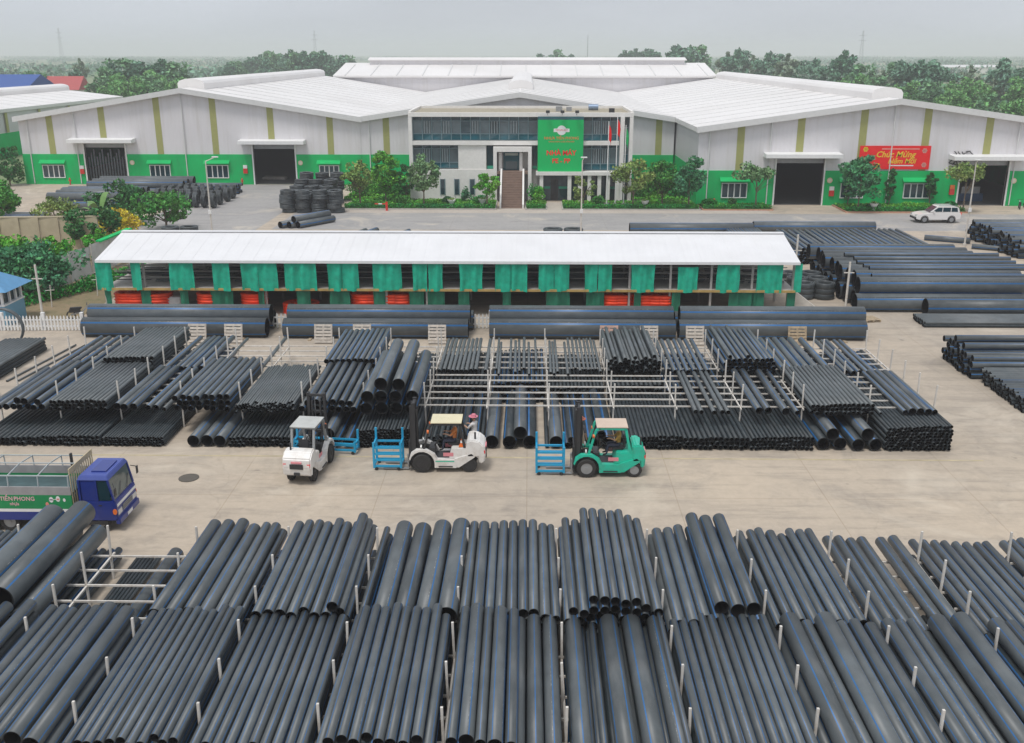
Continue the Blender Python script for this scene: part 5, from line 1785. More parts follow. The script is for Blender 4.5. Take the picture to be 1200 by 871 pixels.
# ================================================================ forklifts
def wheel(parent, x, y, r_, w_, rimc, name='wheel'):
    t_ = MB()
    prof = [(r_ * 0.60, -w_ / 2), (r_ * 0.93, -w_ / 2), (r_, -w_ * 0.32), (r_, w_ * 0.32), (r_ * 0.93, w_ / 2), (r_ * 0.60, w_ / 2)]
    n = 24
    vs_ = []
    for i in range(n):
        a = 2 * math.pi * i / n
        for rr_, yy in prof:
            vs_.append((x + rr_ * math.cos(a), y + yy, r_ + rr_ * math.sin(a)))
    k = len(prof)
    t_.add(vs_, [(i * k + j, i * k + (j + 1) % k, ((i + 1) % n) * k + (j + 1) % k, ((i + 1) % n) * k + j) for i in range(n) for j in range(k)], 0, False)
    w0 = t_.build(name, RUBBER, parent)
    rm = MB().cyl((x, y - w_ * 0.42, r_), (x, y + w_ * 0.42, r_), r_ * 0.61, n=20)
    rm.cyl((x, y - w_ * 0.5, r_), (x, y + w_ * 0.5, r_), r_ * 0.2, n=12)
    rm.build('rim', rimc, w0)
    return w0


def forklift(label, loc, rz, paint, roofm, guardm, rimm, stripe=None, mast_h=3.05, cwx=1.0):
    o = empty('forklift', loc, rz)
    tag(o, label, 'forklift', 'forklifts in the yard lane')
    SEAT = mat('seat_black', (0.03, 0.03, 0.032), 0.6)
    # chassis with wheel arch
    arch = [(1.42 + 0.0, 0.62)]
    cx0 = 0.95
    pts = [(0.42, 0.22), (0.42, 0.42)]
    for k in range(9):
        a = math.pi - k * math.pi / 8 * 0.92
        pts.append((cx0 + 0.53 * math.cos(a), 0.42 + 0.53 * math.sin(a)))
    pts += [(1.50, 0.62), (1.42, 0.86), (1.2, 1.02), (0.78, 1.04), (0.42, 0.82), (0.30, 0.60), (-0.42, 0.60), (-0.5, 0.22)]
    for s_ in (-1, 1):
        MB().prism(pts, s_ * 0.40, s_ * 0.62, 'y').build('fender', paint, o)
    MB().box(-0.5, 1.2, -0.395, 0.395, 0.24, 0.58).build('floor_plate', DARK, o)
    MB().prism([(-0.18, 0.60), (-0.30, 1.08), (-1.12, 1.12), (-1.12, 0.60)], -0.52, 0.52, 'y').build('engine_cover', paint, o, bevel=0.03)
    MB().prism([(-0.45, 0.24), (-0.42, 0.62), (-1.15, 0.86), (-1.3, 0.72), (-0.62, 0.24)], -0.60, 0.60, 'y').build('side_skirt', paint, o)
    cw = MB().prism([(-0.95, 0.70), (-0.95, 1.40), (-1.12, 1.48), (-1.45, 1.42), (-1.70, 1.20), (-1.75, 0.80), (-1.70, 0.48), (-1.50, 0.40), (-1.42, 0.72)], -0.60, 0.60, 'y')
    cwq = []
    cw.v = [(-0.95 + (x + 0.95) * cwx, y, z) for x, y, z in cw.v]
    cwq.append(cw.build('counterweight', paint, o, bevel=0.05))
    cwq.append(MB().box(-1.775, -1.72, -0.28, 0.28, 0.78, 0.98).build('grille', DARK, o))
    cwq.append(MB().box(-1.77, -1.67, -0.12, 0.12, 0.50, 0.62).build('tow_pin', DARK, o))
    cwq.append(MB().box(-1.765, -1.66, -0.22, 0.22, 1.02, 1.09).build('lettering', mat('decal_pink', (0.7, 0.25, 0.28), 0.5), o))
    for s_ in (-1, 1):
        cwq.append(MB().box(-1.73, -1.62, s_ * 0.5 - 0.06, s_ * 0.5 + 0.06, 0.86, 1.0).build('tail_lamp', SIGN_RED, o))
        if stripe:
            MB().box(-0.42, 0.38, s_ * 0.623, s_ * 0.628, 0.50, 0.545).build('side_stripe', stripe, o)
        MB().box(-0.38, 0.05, s_ * 0.523, s_ * 0.53, 0.72, 0.88).build('decal', mat('decal_pink', (0.7, 0.25, 0.28), 0.5), o)
    for q in cwq[1:]:
        q.location.x = (cwx - 1) * -0.76
    # cabin guard
    g = MB()
    for s_ in (-1, 1):
        y = s_ * 0.47
        g.bar((0.88, y, 1.00), (0.58, y, 2.08), 0.09, 0.09)
        g.bar((0.58, y, 2.08), (0.42, y, 2.16), 0.09, 0.09)
        g.bar((-0.86, y, 1.10), (-0.66, y, 2.12), 0.10, 0.09)
        g.bar((-0.68, y, 2.14), (0.46, y, 2.16), 0.09, 0.09)
    for x in (-0.64, -0.38, -0.12, 0.14, 0.40):
        g.bar((x, -0.47, 2.155), (x, 0.47, 2.155), 0.05, 0.05)
    g.build('overhead_guard', guardm, o)
    MB().box(-0.74, 0.56, -0.54, 0.54, 2.205, 2.235).build('roof_sheet', roofm, o)
    # mast and carriage
    m_ = MB()
    for y in (-0.36, 0.36):
        m_.box(1.48, 1.64, y - 0.05, y + 0.05, 0.12, mast_h)
        m_.box(1.62, 1.72, y * 0.82 - 0.04, y * 0.82 + 0.04, 0.14, mast_h - 0.15)
    for z in (0.35, 1.3, 2.2, mast_h - 0.1):
        m_.box(1.50, 1.60, -0.31, 0.31, z - 0.05, z + 0.05)
    m_.cyl((1.46, -0.18, 0.2), (1.46, -0.18, mast_h - 0.35), 0.045, n=8).cyl((1.46, 0.18, 0.2), (1.46, 0.18, mast_h - 0.35), 0.045, n=8)
    ms_ = m_.build('mast', DARK, o)
    ms_.location.x = -0.26
    c = MB()
    for z in (0.28, 0.62):
        c.box(1.725, 1.79, -0.55, 0.55, z - 0.06, z + 0.06)
    for y in (-0.5, -0.25, 0, 0.25, 0.5):
        c.box(1.73, 1.77, y - 0.02, y + 0.02, 0.68, 1.3)
    c.box(1.73, 1.77, -0.52, 0.52, 1.3, 1.34)
    c.build('carriage', DARK, ms_)
    for y in (-0.32, 0.32):
        MB().box(1.80, 1.86, y - 0.06, y + 0.06, 0.10, 0.72).box(1.80, 2.9, y - 0.06, y + 0.06, 0.05, 0.10).build('fork', STEEL, ms_)
    for y in (-0.12, 0.12):
        MB().box(1.655, 1.675, y - 0.018, y + 0.018, 0.6, mast_h - 0.2).build('lift_chain', STEEL, ms_)
    hs_ = MB()
    p_ = (1.50, 0.28, mast_h - 0.2)
    for q in ((1.40, 0.30, 2.2), (1.42, 0.30, 1.4), (1.30, 0.28, 0.95), (0.9, 0.25, 0.85)):
        hs_.cyl(p_, q, 0.025, n=6)
        p_ = q
    hs_.build('hydraulic_hose', RUBBER, ms_)
    for s_ in (-1, 1):
        MB().cyl((0.95, s_ * 0.44, 1.10), (1.02, s_ * 0.44, 1.10), 0.10, n=12).build('head_lamp', mat('lamp_glass', (0.6, 0.6, 0.58), 0.1), o)
        MB().box(0.50, 0.53, s_ * 0.62 - 0.07, s_ * 0.62 + 0.07, 1.72, 1.92).build('mirror', DARK, o)
        MB().box(-0.35, 0.25, s_ * 0.60 - 0.05, s_ * 0.60 + 0.05, 0.27, 0.31).build('step', DARK, o)
    # seat, wheel, levers
    st = MB().box(-0.62, -0.14, -0.24, 0.24, 1.10, 1.20).build('seat', SEAT, o, bevel=0.03)
    MB().box(-0.70, -0.60, -0.23, 0.23, 1.18, 1.66).build('backrest', SEAT, st, bevel=0.03)
    sw = MB().cyl((0.52, 0, 0.9), (0.24, 0, 1.32), 0.035, n=8).build('steering_column', DARK, o)
    t_ = MB().torus((0, 0, 0), 0.17, 0.018, 'z', n=20, k=6).build('steering_wheel', DARK, sw)
    t_.location = (0.22, 0, 1.36)
    t_.rotation_euler = (0, rad(-35), 0)
    MB().box(0.42, 0.66, -0.38, 0.38, 0.60, 1.02).build('dashboard', DARK, o)
    for y in (-0.53, 0.53):
        wheel(o, 0.95, y, 0.41, 0.26, rimm)
        wheel(o, -1.06, y * 0.88, 0.32, 0.22, rimm)
    MB().cyl((-1.3, 0.35, 1.35), (-1.3, 0.35, 1.75), 0.04, n=8).build('exhaust', DARK, o)
    for s_ in (-1, 1):
        MB().cyl((0.64, s_ * 0.50, 1.82), (0.72, s_ * 0.50, 1.82), 0.08, n=10).build('work_lamp', SIGN_ORANGE, o)
    return o


WP = mat('forklift_white', (0.74, 0.72, 0.69), 0.4, var=0.06, scale=3, dirt=(0.40, 0.33, 0.25), dirt_amt=0.6, dirt_scale=1.8)
GP = mat('forklift_green', (0.012, 0.50, 0.34), 0.35, var=0.06, scale=3, dirt=(0.08, 0.24, 0.17), dirt_amt=0.6, dirt_scale=2.2)
CREAM = mat('roof_cream', (0.68, 0.62, 0.42), 0.6, var=0.08)
TAN = mat('roof_tan_sheet', (0.58, 0.46, 0.37), 0.6, var=0.08)
GREYR = mat('roof_grey_sheet', (0.47, 0.48, 0.46), 0.55, var=0.12)
MINT = mat('stripe_mint', (0.05, 0.5, 0.33), 0.4)
f1 = forklift('white forklift seen from behind, grey roof sheet, facing the racks', (-9.25, 38.55, 0.006), rad(84), WP, GREYR, mat('guard_grey', (0.30, 0.31, 0.31), 0.5), DARK)
f2 = forklift('white forklift with cream roof and green side stripe, side on', (-3.5, 38.95, 0.006), rad(180), WP, CREAM, DARK, DARK, MINT)
f3 = forklift('turquoise green forklift with tan roof sheet, side on', (3.45, 38.55, 0.006), rad(180), GP, TAN, GP, STEEL, cwx=0.70)

# blue lifting cradles hung on the forks
BLUEP = mat('cradle_blue', (0.008, 0.33, 0.58), 0.45, var=0.1, dirt=(0.10, 0.16, 0.2), dirt_amt=0.4, dirt_scale=3)


def cradle(label, loc, rz, wide=1.15, deep=0.8, h=1.15, extra=True, bars=(0.20, 0.48, 0.76, 1.04)):
    o = empty('lifting_cradle', loc, rz)
    tag(o, label, 'cradle', 'blue cradles on the forklifts')
    for x in (-wide / 2, wide / 2):
        for y in (-deep / 2, deep / 2):
            MB().box(x - 0.045, x + 0.045, y - 0.045, y + 0.045, 0.12, h + (0.5 if extra and y > 0 else 0.12)).build('upright', BLUEP, o)
    for z in bars:
        for y in (-deep / 2, deep / 2):
            MB().box(-wide / 2 + 0.046, wide / 2 - 0.046, y - 0.035, y + 0.035, z - 0.04, z + 0.04).build('cross_bar', BLUEP, o)
    for z in (0.20, h):
        for x in (-wide / 2, wide / 2):
            MB().box(x - 0.035, x + 0.035, -deep / 2 + 0.046, deep / 2 - 0.046, z - 0.04, z + 0.04).build('side_bar', BLUEP, o)
    for x in (-wide / 2 + 0.1, wide / 2 - 0.1):
        for y in (-deep / 2, deep / 2):
            MB().cyl((x, y - 0.03, 0.075), (x, y + 0.03, 0.075), 0.075, n=12).build('caster', RUBBER, o)
    return o


cradle('blue steel cradle held by the white forklift with cream roof', (-5.95, 38.95, 0.0), 0)
cradle('blue steel cradle held by the turquoise forklift', (0.98, 38.55, 0.0), 0)
cradle('wide blue steel cradle held by the rear-view forklift', (-9.0, 41.0 - 0.35, 0.0), rad(-6), wide=2.8, deep=0.55, h=0.5, bars=(0.20, 0.5))

# ================================================================ people
SKIN = mat('skin', (0.42, 0.25, 0.17), 0.6, var=0.06)


def person(label, loc, rz, J, top, legs, hat=None, shoe=None):
    """one continuous skinned body from a joint graph"""
    shoe = shoe or mat('shoe_dark', (0.03, 0.03, 0.03), 0.7)
    me = bpy.data.meshes.new('body')
    names = list(J['p'].keys())
    idx = {n: i for i, n in enumerate(names)}
    me.from_pydata([J['p'][n][0] for n in names], [(idx[a], idx[b]) for a, b in J['e']], [])
    o = place(me, 'person', None, loc, (0, 0, rz))
    md = o.modifiers.new('skin', 'SKIN')
    me.skin_vertices[0]
    for n, i in idx.items():
        r_ = J['p'][n][1]
        me.skin_vertices[0].data[i].radius = (r_, r_) if not isinstance(r_, tuple) else r_
        me.skin_vertices[0].data[i].use_root = (n == 'pelvis')
    sb = o.modifiers.new('sub', 'SUBSURF')
    sb.levels = sb.render_levels = 1
    dg = bpy.context.evaluated_depsgraph_get()
    ev = bpy.data.meshes.new_from_object(o.evaluated_get(dg))
    o.modifiers.clear()
    o.data = ev
    ev.materials.clear()
    for m_ in (top, legs, SKIN, shoe):
        ev.materials.append(m_)
    segs = [(Vector(J['p'][a][0]), Vector(J['p'][b][0]), J['c'].get((a, b), 0)) for a, b in J['e']]
    for poly in ev.polygons:
        c = poly.center
        best, bm_ = 1e9, 0
        for A, B, ci in segs:
            t = max(0, min(1, (c - A).dot(B - A) / max(1e-9, (B - A).length_squared)))
            dd = (c - (A + (B - A) * t)).length
            if dd < best:
                best, bm_ = dd, ci
        poly.material_index = bm_
        poly.use_smooth = True
    tag(o, label, 'person')
    hp = Vector(J['p']['head'][0])
    hair = MB().sphere((hp.x, hp.y - 0.012, hp.z + 0.045), 0.105, 0.115, 0.095, n=12, k=8)
    hair.build('hair', mat('hair_black', (0.015, 0.012, 0.01), 0.6), o)
    if hat:
        h_ = MB().cyl((hp.x, hp.y, hp.z + 0.05), (hp.x, hp.y, hp.z + 0.16), 0.125, 0.09, n=14)
        h_.cyl((hp.x, hp.y + 0.02, hp.z + 0.045), (hp.x, hp.y + 0.02, hp.z + 0.06), 0.21, n=16)
        h_.build('hat', hat, o)
    return o


def skel(seated=False, arms='fwd'):
    p, e, c = {}, [], {}

    def j(n, co, r_):
        p[n] = (co, r_)

    def ed(a, b, ci):
        e.append((a, b))
        c[(a, b)] = ci
    z = 0.95
    j('pelvis', (0, 0, z), (0.15, 0.11))
    j('waist', (0, 0, z + 0.18), (0.14, 0.10))
    j('chest', (0, 0.01, z + 0.38), (0.16, 0.11))
    j('neck', (0, 0.0, z + 0.54), 0.055)
    j('headbase', (0, 0.015, z + 0.62), 0.075)
    j('head', (0, 0.02, z + 0.71), 0.10)
    j('headtop', (0, 0.01, z + 0.79), 0.07)
    j('nose', (0, 0.125, z + 0.69), 0.018)
    for a, b, ci in (('pelvis', 'waist', 0), ('waist', 'chest', 0), ('chest', 'neck', 0), ('neck', 'headbase', 2), ('headbase', 'head', 2), ('head', 'headtop', 2), ('head', 'nose', 2)):
        ed(a, b, ci)
    for s_, n in ((-1, 'l'), (1, 'r')):
        j('sh' + n, (s_ * 0.19, 0, z + 0.46), 0.07)
        if arms == 'fwd':
            j('el' + n, (s_ * 0.25, 0.16, z + 0.24), 0.05)
            j('wr' + n, (s_ * 0.17, 0.38, z + 0.30), 0.036)
            hd = (0.0, 0.07, 0.0)
        else:
            j('el' + n, (s_ * 0.27, -0.02, z + 0.18), 0.05)
            j('wr' + n, (s_ * 0.27, 0.08, z - 0.05), 0.036)
            hd = (0.0, 0.02, -0.07)
        w0 = p['wr' + n][0]
        hpos = tuple(w0[k] + hd[k] for k in range(3))
        j('hand' + n, hpos, (0.038, 0.022))
        ed('chest', 'sh' + n, 0)
        ed('sh' + n, 'el' + n, 0)
        ed('el' + n, 'wr' + n, 2)
        ed('wr' + n, 'hand' + n, 2)
        for k in range(4):
            off_ = (k - 1.5) * 0.022
            L_ = (0.07, 0.085, 0.08, 0.06)[k]
            d_ = Vector(hd).normalized()
            q = (hpos[0] + off_, hpos[1] + d_.y * L_, hpos[2] + d_.z * L_ - 0.015)
            j('f%d%s' % (k, n), q, 0.0095)
            ed('hand' + n, 'f%d%s' % (k, n), 2)
        j('t' + n, (hpos[0] - s_ * 0.055, hpos[1] + 0.02, hpos[2] - 0.005), 0.011)
        ed('hand' + n, 't' + n, 2)
        if seated:
            j('hip' + n, (s_ * 0.10, 0.03, z - 0.04), 0.10)
            j('kn' + n, (s_ * 0.14, 0.46, z - 0.02), 0.068)
            j('an' + n, (s_ * 0.14, 0.52, z - 0.42), 0.045)
            j('to' + n, (s_ * 0.14, 0.68, z - 0.46), 0.04)
        else:
            j('hip' + n, (s_ * 0.10, 0, z - 0.07), 0.10)
            j('kn' + n, (s_ * 0.11, 0.03, 0.50), 0.066)
            j('an' + n, (s_ * 0.12, 0.0, 0.09), 0.045)
            j('to' + n, (s_ * 0.13, 0.15, 0.04), 0.038)
        ed('pelvis', 'hip' + n, 1)
        ed('hip' + n, 'kn' + n, 1)
        ed('kn' + n, 'an' + n, 1)
        ed('an' + n, 'to' + n, 3)
    return dict(p=p, e=e, c=c)


OCH = mat('shirt_ochre', (0.45, 0.27, 0.06), 0.8, var=0.15)
ORS = mat('shirt_orange', (0.6, 0.2, 0.05), 0.8, var=0.15)
WSH = mat('shirt_white', (0.65, 0.62, 0.6), 0.8, var=0.1)
NAVY = mat('trousers_navy', (0.03, 0.035, 0.06), 0.8)
TANP = mat('trousers_tan', (0.33, 0.27, 0.2), 0.8)
# forklift seats: top at z 1.20; seated skeleton pelvis 0.95 with thigh radius ~0.1
person('driver in ochre shirt seated in the turquoise forklift', (3.45 + 0.42, 38.55, 0.36), rad(90), skel(True), OCH, NAVY, hat=mat('cap_yellow', (0.5, 0.38, 0.05), 0.7))
person('driver in orange shirt seated in the cream-roofed white forklift', (-3.5 + 0.42, 38.95, 0.36), rad(90), skel(True), ORS, NAVY, hat=mat('cap_dark', (0.05, 0.05, 0.06), 0.7))
person('worker in white shirt and pink hat standing behind the white forklift', (-2.35, 41.05 - 0.45, 0.006), rad(60), skel(False), WSH, NAVY, hat=mat('hat_pink', (0.6, 0.2, 0.26), 0.7))
person('worker in tan trousers standing beside the mast of the turquoise forklift', (2.35, 40.35, 0.006), rad(-40), skel(False, 'down'), mat('shirt_dark', (0.06, 0.06, 0.07), 0.8), TANP, hat=mat('hat_rust', (0.35, 0.10, 0.06), 0.7))

# orange traffic cone on the white forklift's step
o = MB().cyl((0, 0, 0.03), (0, 0, 0.42), 0.11, 0.025, n=14).box(-0.14, 0.14, -0.14, 0.14, 0, 0.03).build('traffic_cone', SIGN_ORANGE)
MB().cyl((0, 0, 0.16), (0, 0, 0.26), 0.089, 0.065, n=14).build('white_band', WHITE, o)
o.location = (-2.75, 38.62, 1.125)
tag(o, 'small orange traffic cone on the white forklift', 'traffic cone')

# ================================================================ blue truck
tr = empty('truck', (-15.25, 33.6, 0.0))
tr.scale = (0.84, 0.86, 0.87)
tag(tr, 'blue stake-sided lorry with green side panel and open bows', 'truck')
TB = mat('truck_blue', (0.010, 0.030, 0.22), 0.35, var=0.06, dirt=(0.07, 0.07, 0.16), dirt_amt=0.3, dirt_scale=2, coat=0.3)
TBR = mat('truck_roof_blue', (0.055, 0.085, 0.32), 0.45, var=0.06)
TGREEN = mat('truck_green', (0.008, 0.25, 0.08), 0.5, var=0.08)
hw = 1.08
# cab: sides with window openings as separate shells
cabp = [(-2.05, 0.55), (-2.05, 1.45), (0.10, 1.45), (0.16, 1.30), (0.18, 0.55)]
MB().prism(cabp, -hw, hw, 'y').build('cab_body', TB, tr, bevel=0.03)
pil = MB()
pl_ = []
for y in (-hw + 0.05, hw - 0.05):
    MB().bar((0.06, y, 1.45), (-0.22, y, 2.42), 0.10, 0.10).build('pillar', TB, tr)
    MB().bar((-0.95, y, 1.45), (-0.95, y, 2.42), 0.12, 0.09).build('pillar', TB, tr)
    MB().bar((-2.0, y, 1.45), (-1.98, y, 2.42), 0.12, 0.12).build('pillar', TB, tr)
MB().taper(-2.05, -0.12, -hw, hw, 2.40, -1.95, -0.25, -hw + 0.1, hw - 0.1, 2.60).build('cab_roof', TBR, tr, bevel=0.03)
MB().add([(0.04, -hw + 0.1, 1.47), (0.04, hw - 0.1, 1.47), (-0.20, hw - 0.12, 2.40), (-0.20, -hw + 0.12, 2.40)], [(0, 1, 2, 3)]).build('windscreen', mat('windscreen', (0.10, 0.13, 0.13), 0.05, var=0.3, scale=2, spec=0.8), tr, fix=False)
for s_ in (-1, 1):
    MB().box(-0.88, -0.16, s_ * (hw - 0.06) - 0.01, s_ * (hw - 0.06) + 0.01, 1.47, 2.38).build('side_window', GLASS, tr)
    MB().box(-1.9, -1.02, s_ * (hw - 0.06) - 0.01, s_ * (hw - 0.06) + 0.01, 1.47, 2.38).build('rear_side_panel', TB, tr)
    dr = MB().box(-0.95, -0.10, s_ * hw - 0.012 if s_ < 0 else s_ * hw, s_ * hw + 0.012 if s_ > 0 else s_ * hw, 0.70, 1.43).build('door', TB, tr)
    MB().box(-0.88, -0.70, s_ * (hw + 0.012) - 0.015, s_ * (hw + 0.012) + 0.015, 1.25, 1.30).build('handle', DARK, dr)
    MB().box(0.165, 0.20, s_ * 0.78 - 0.2, s_ * 0.78 + 0.2, 0.78, 1.0).build('headlight', mat('lamp_glass', (0.6, 0.6, 0.58), 0.1), tr)
    MB().cyl((0.05, s_ * (hw + 0.0), 0.98), (0.05, s_ * (hw + 0.035), 0.98), 0.13, n=14).build('indicator', SIGN_ORANGE, tr)
    MB().box(0.28, 0.33, s_ * (hw + 0.14) - 0.09, s_ * (hw + 0.14) + 0.09, 1.78, 2.12).build('mirror', DARK, tr)
    MB().bar((0.05, s_ * (hw - 0.1), 2.25), (0.30, s_ * (hw + 0.14), 2.1), 0.03).build('mirror_arm', DARK, tr)
MB().box(-2.0, -1.94, -hw + 0.12, hw - 0.12, 1.46, 2.38).build('cab_back', TB, tr)
MB().box(-1.3, -0.8, -0.75, -0.25, 1.46, 2.0).build('seat', DARK, tr)
MB().box(-0.25, 0.0, -0.9, 0.9, 1.40, 1.56).build('dashboard', mat('dash_pale', (0.38, 0.36, 0.34), 0.6), tr)
MB().box(0.02, 0.30, -hw, hw, 0.38, 0.66).build('bumper', TB, tr, bevel=0.03)
MB().box(0.19, 0.215, -0.5, 0.5, 0.80, 1.05).build('grille', STEEL, tr)
for y in (-0.45, 0.35):
    MB().bar((0.075, y, 1.50), (-0.05, y + 0.45, 1.95), 0.025).build('wiper', DARK, tr)
for z in (0.86, 0.93, 1.0):
    MB().box(0.216, 0.226, -0.48, 0.48, z - 0.012, z + 0.012).build('grille_bar', DARK, tr)
MB().box(0.17, 0.19, -1.0, 1.0, 1.16, 1.28).build('white_trim', WHITE, tr)
MB().box(-1.4, -0.5, -0.6, 0.6, 2.602, 2.66).build('roof_vent', TB, tr)
for s_ in (-1, 1):
    MB().bar((-0.92, s_ * (hw + 0.006), 0.72), (-0.92, s_ * (hw + 0.006), 1.44), 0.012).build('door_gap', DARK, tr)
    MB().box(-1.6, -0.5, s_ * 1.02 - 0.06, s_ * 1.02 + 0.06, 0.36, 0.54).build('step_guard', DARK, tr)
MB().box(0.30, 0.315, -0.26, 0.26, 0.44, 0.58).build('number_plate', WHITE, tr)
# chassis, wheels
MB().box(-9.6, -0.3, -0.45, 0.45, 0.50, 0.80).build('chassis', DARK, tr)
for x in (-1.05, -6.6, -7.8):
    for y in (-0.9, 0.9):
        wheel(tr, x, y, 0.46, 0.3, STEEL)
# cargo bed: panel bands on either side
for s_ in (-1, 1):
    y0_, y1_ = sorted((s_ * 1.18, s_ * 1.12))
    MB().box(-10.0, -2.45, y0_, y1_, 0.62, 1.00).build('side_skirt', TB, tr)
    MB().box(-10.0, -2.45, y0_, y1_, 1.003, 1.14).build('white_band', WHITE, tr)
    sp_ = MB().box(-10.0, -2.45, y0_, y1_, 1.143, 1.78).build('side_panel', TGREEN, tr)
    MB().box(-10.0, -2.45, y0_, y1_, 1.783, 2.15).build('top_board', mat('truck_grey_board', (0.33, 0.32, 0.32), 0.6, var=0.12), tr)
    if s_ < 0:
        yf = -1.187
        text_mesh('TIỀN', 0.26, mat('truck_letter_pink', (0.8, 0.45, 0.5), 0.5), 'lettering', sp_, (-6.45, yf, 1.60), rx, 0.003)
        text_mesh('PHONG', 0.26, mat('truck_letter_pink', (0.8, 0.45, 0.5), 0.5), 'lettering', sp_, (-5.35, yf, 1.60), rx, 0.003)
        text_mesh('nhựa', 0.2, mat('truck_letter_pink', (0.8, 0.45, 0.5), 0.5), 'lettering', sp_, (-6.0, yf, 1.37), rx, 0.003)
        for cx_, cz_, r_, m_ in ((-3.98, 1.36, 0.10, mat('decal_salmon', (0.75, 0.25, 0.2), 0.5)), (-3.70, 1.57, 0.13, WHITE), (-3.28, 1.61, 0.13, WHITE), (-2.90, 1.56, 0.08, WHITE)):
            MB().cyl((cx_, yf - 0.002, cz_), (cx_, yf + 0.004, cz_), r_, n=18).build('round_decal', m_, sp_)
        MB().box(-3.60, -3.40, yf - 0.001, yf + 0.004, 1.575, 1.60).build('decal_link', WHITE, sp_)
        MB().box(-3.80, -3.60, yf - 0.006, yf - 0.003, 1.55, 1.59).build('decal_bar', NAVY, sp_)
        MB().box(-3.36, -3.20, yf - 0.006, yf - 0.003, 1.57, 1.63).build('decal_bar', mat('decal_salmon', (0.75, 0.25, 0.2), 0.5), sp_)
MB().box(-9.98, -2.47, -1.11, 1.11, 0.95, 1.05).build('bed_floor', mat('bed_floor', (0.14, 0.20, 0.20), 0.5, var=0.2), tr)
MB().box(-10.0, -9.94, -1.11, 1.11, 1.06, 2.15).build('tailgate', TGREEN, tr)
TARPT = mat('tarp_teal', (0.05, 0.095, 0.10), 0.5, var=0.25, scale=1.5, bump=0.5, bscale=2)
MB().box(-9.9, -2.55, -1.08, 1.08, 1.06, 1.70).build('load_tarp', TARPT, tr, bevel=0.1)
BOW = mat('bow_grey', (0.42, 0.46, 0.47), 0.5)
for k in range(5):
    x = -9.9 + k * 1.84
    b_ = MB()
    b_.bar((x, -1.15, 2.15), (x, -1.12, 2.62), 0.05).bar((x, 1.15, 2.15), (x, 1.12, 2.62), 0.05).bar((x, -1.12, 2.62), (x, 0, 2.72), 0.05).bar((x, 1.12, 2.62), (x, 0, 2.72), 0.05)
    b_.build('bow', BOW, tr)
for y in (-1.12, 0.0, 1.12):
    z = 2.64 if y else 2.74
    MB().bar((-9.95, y, z), (-2.5, y, z), 0.045).build('top_rail', BOW, tr)
hb = MB().box(-2.44, -2.38, -1.15, 1.15, 2.72, 2.95).build('headboard', mat('headboard_cream', (0.50, 0.42, 0.27), 0.7, var=0.2), tr)
for k in range(12):
    y = -1.1 + k * 0.2
    MB().box(-2.43, -2.385, y - 0.03, y + 0.03, 1.0, 2.718).build('slat', mat('headboard_cream', (0.58, 0.46, 0.27), 0.7), hb)
MB().bar((-3.3, 0.5, 2.15), (-3.3, 0.5, 3.0), 0.12).build('dark_stake', DARK, tr)

def shorten(o_, k):
    for ch in o_.children:
        if ch.name.startswith(('wheel', 'rim')):
            xs_ = [v.co.x for v in ch.data.vertices]
            mx = (min(xs_) + max(xs_)) / 2
            for v in ch.data.vertices:
                v.co.x += mx * (k - 1)
        else:
            if ch.location.x:
                ch.location.x *= k
            else:
                for v in ch.data.vertices:
                    v.co.x *= k
        shorten(ch, k)


shorten(tr, 0.72)

# ================================================================ white car
car = empty('car', (42.9, 104.2, 0.011), rad(180))
tag(car, 'white sport utility car parked on the road by the hall bed', 'car')
CWM = mat('car_white', (0.78, 0.76, 0.74), 0.25, var=0.02, coat=0.5)
prof = [(-2.3, 0.42), (-2.32, 0.95), (-2.2, 1.12), (-1.0, 1.12), (0.85, 1.08), (1.55, 1.02), (2.15, 0.90), (2.3, 0.72), (2.28, 0.42), (1.95, 0.34), (-2.0, 0.34)]
MB().prism(prof, -0.9, 0.9, 'y').build('body', CWM, car, bevel=0.05)
cabin = [(-2.22, 1.10), (-2.05, 1.62), (-1.6, 1.74), (0.10, 1.74), (0.95, 1.10)]
MB().prism(cabin, -0.80, 0.80, 'y').build('cabin', CWM, car, bevel=0.05)
for s_ in (-1, 1):
    for a, b, c_, d_ in ((-1.98, -1.30, -1.88, -1.30), (-1.22, -0.42, -1.22, -0.42), (-0.34, 0.66, -0.34, 0.10)):
        MB().add([(a, s_ * 0.806, 1.18), (b, s_ * 0.806, 1.18), (d_, s_ * 0.803, 1.62), (c_, s_ * 0.803, 1.62)], [(0, 1, 2, 3)]).build('window', GLASS, car, fix=False)
    wheel(car, 1.42, s_ * 0.80, 0.38, 0.24, STEEL)
    wheel(car, -1.38, s_ * 0.80, 0.38, 0.24, STEEL)
    MB().torus((1.42, s_ * 0.86, 0.39), 0.40, 0.05, 'y', n=24, k=6).build('wheel_arch', DARK, car)
    MB().torus((-1.38, s_ * 0.86, 0.39), 0.40, 0.05, 'y', n=24, k=6).build('wheel_arch', DARK, car)
    MB().box(2.18, 2.30, s_ * 0.66 - 0.16, s_ * 0.66 + 0.16, 0.76, 0.90).build('headlight', mat('lamp_glass', (0.6, 0.6, 0.58), 0.1), car)
    MB().box(-2.36, -2.28, s_ * 0.74 - 0.1, s_ * 0.74 + 0.1, 0.85, 1.1).build('tail_light', SIGN_RED, car)
    MB().box(0.45, 0.62, s_ * 0.95 - 0.09, s_ * 0.95 + 0.09, 1.12, 1.26).build('mirror', CWM, car)
    MB().bar((-1.7, s_ * 0.68, 1.80), (0.0, s_ * 0.68, 1.80), 0.04).build('roof_rail', STEEL, car)
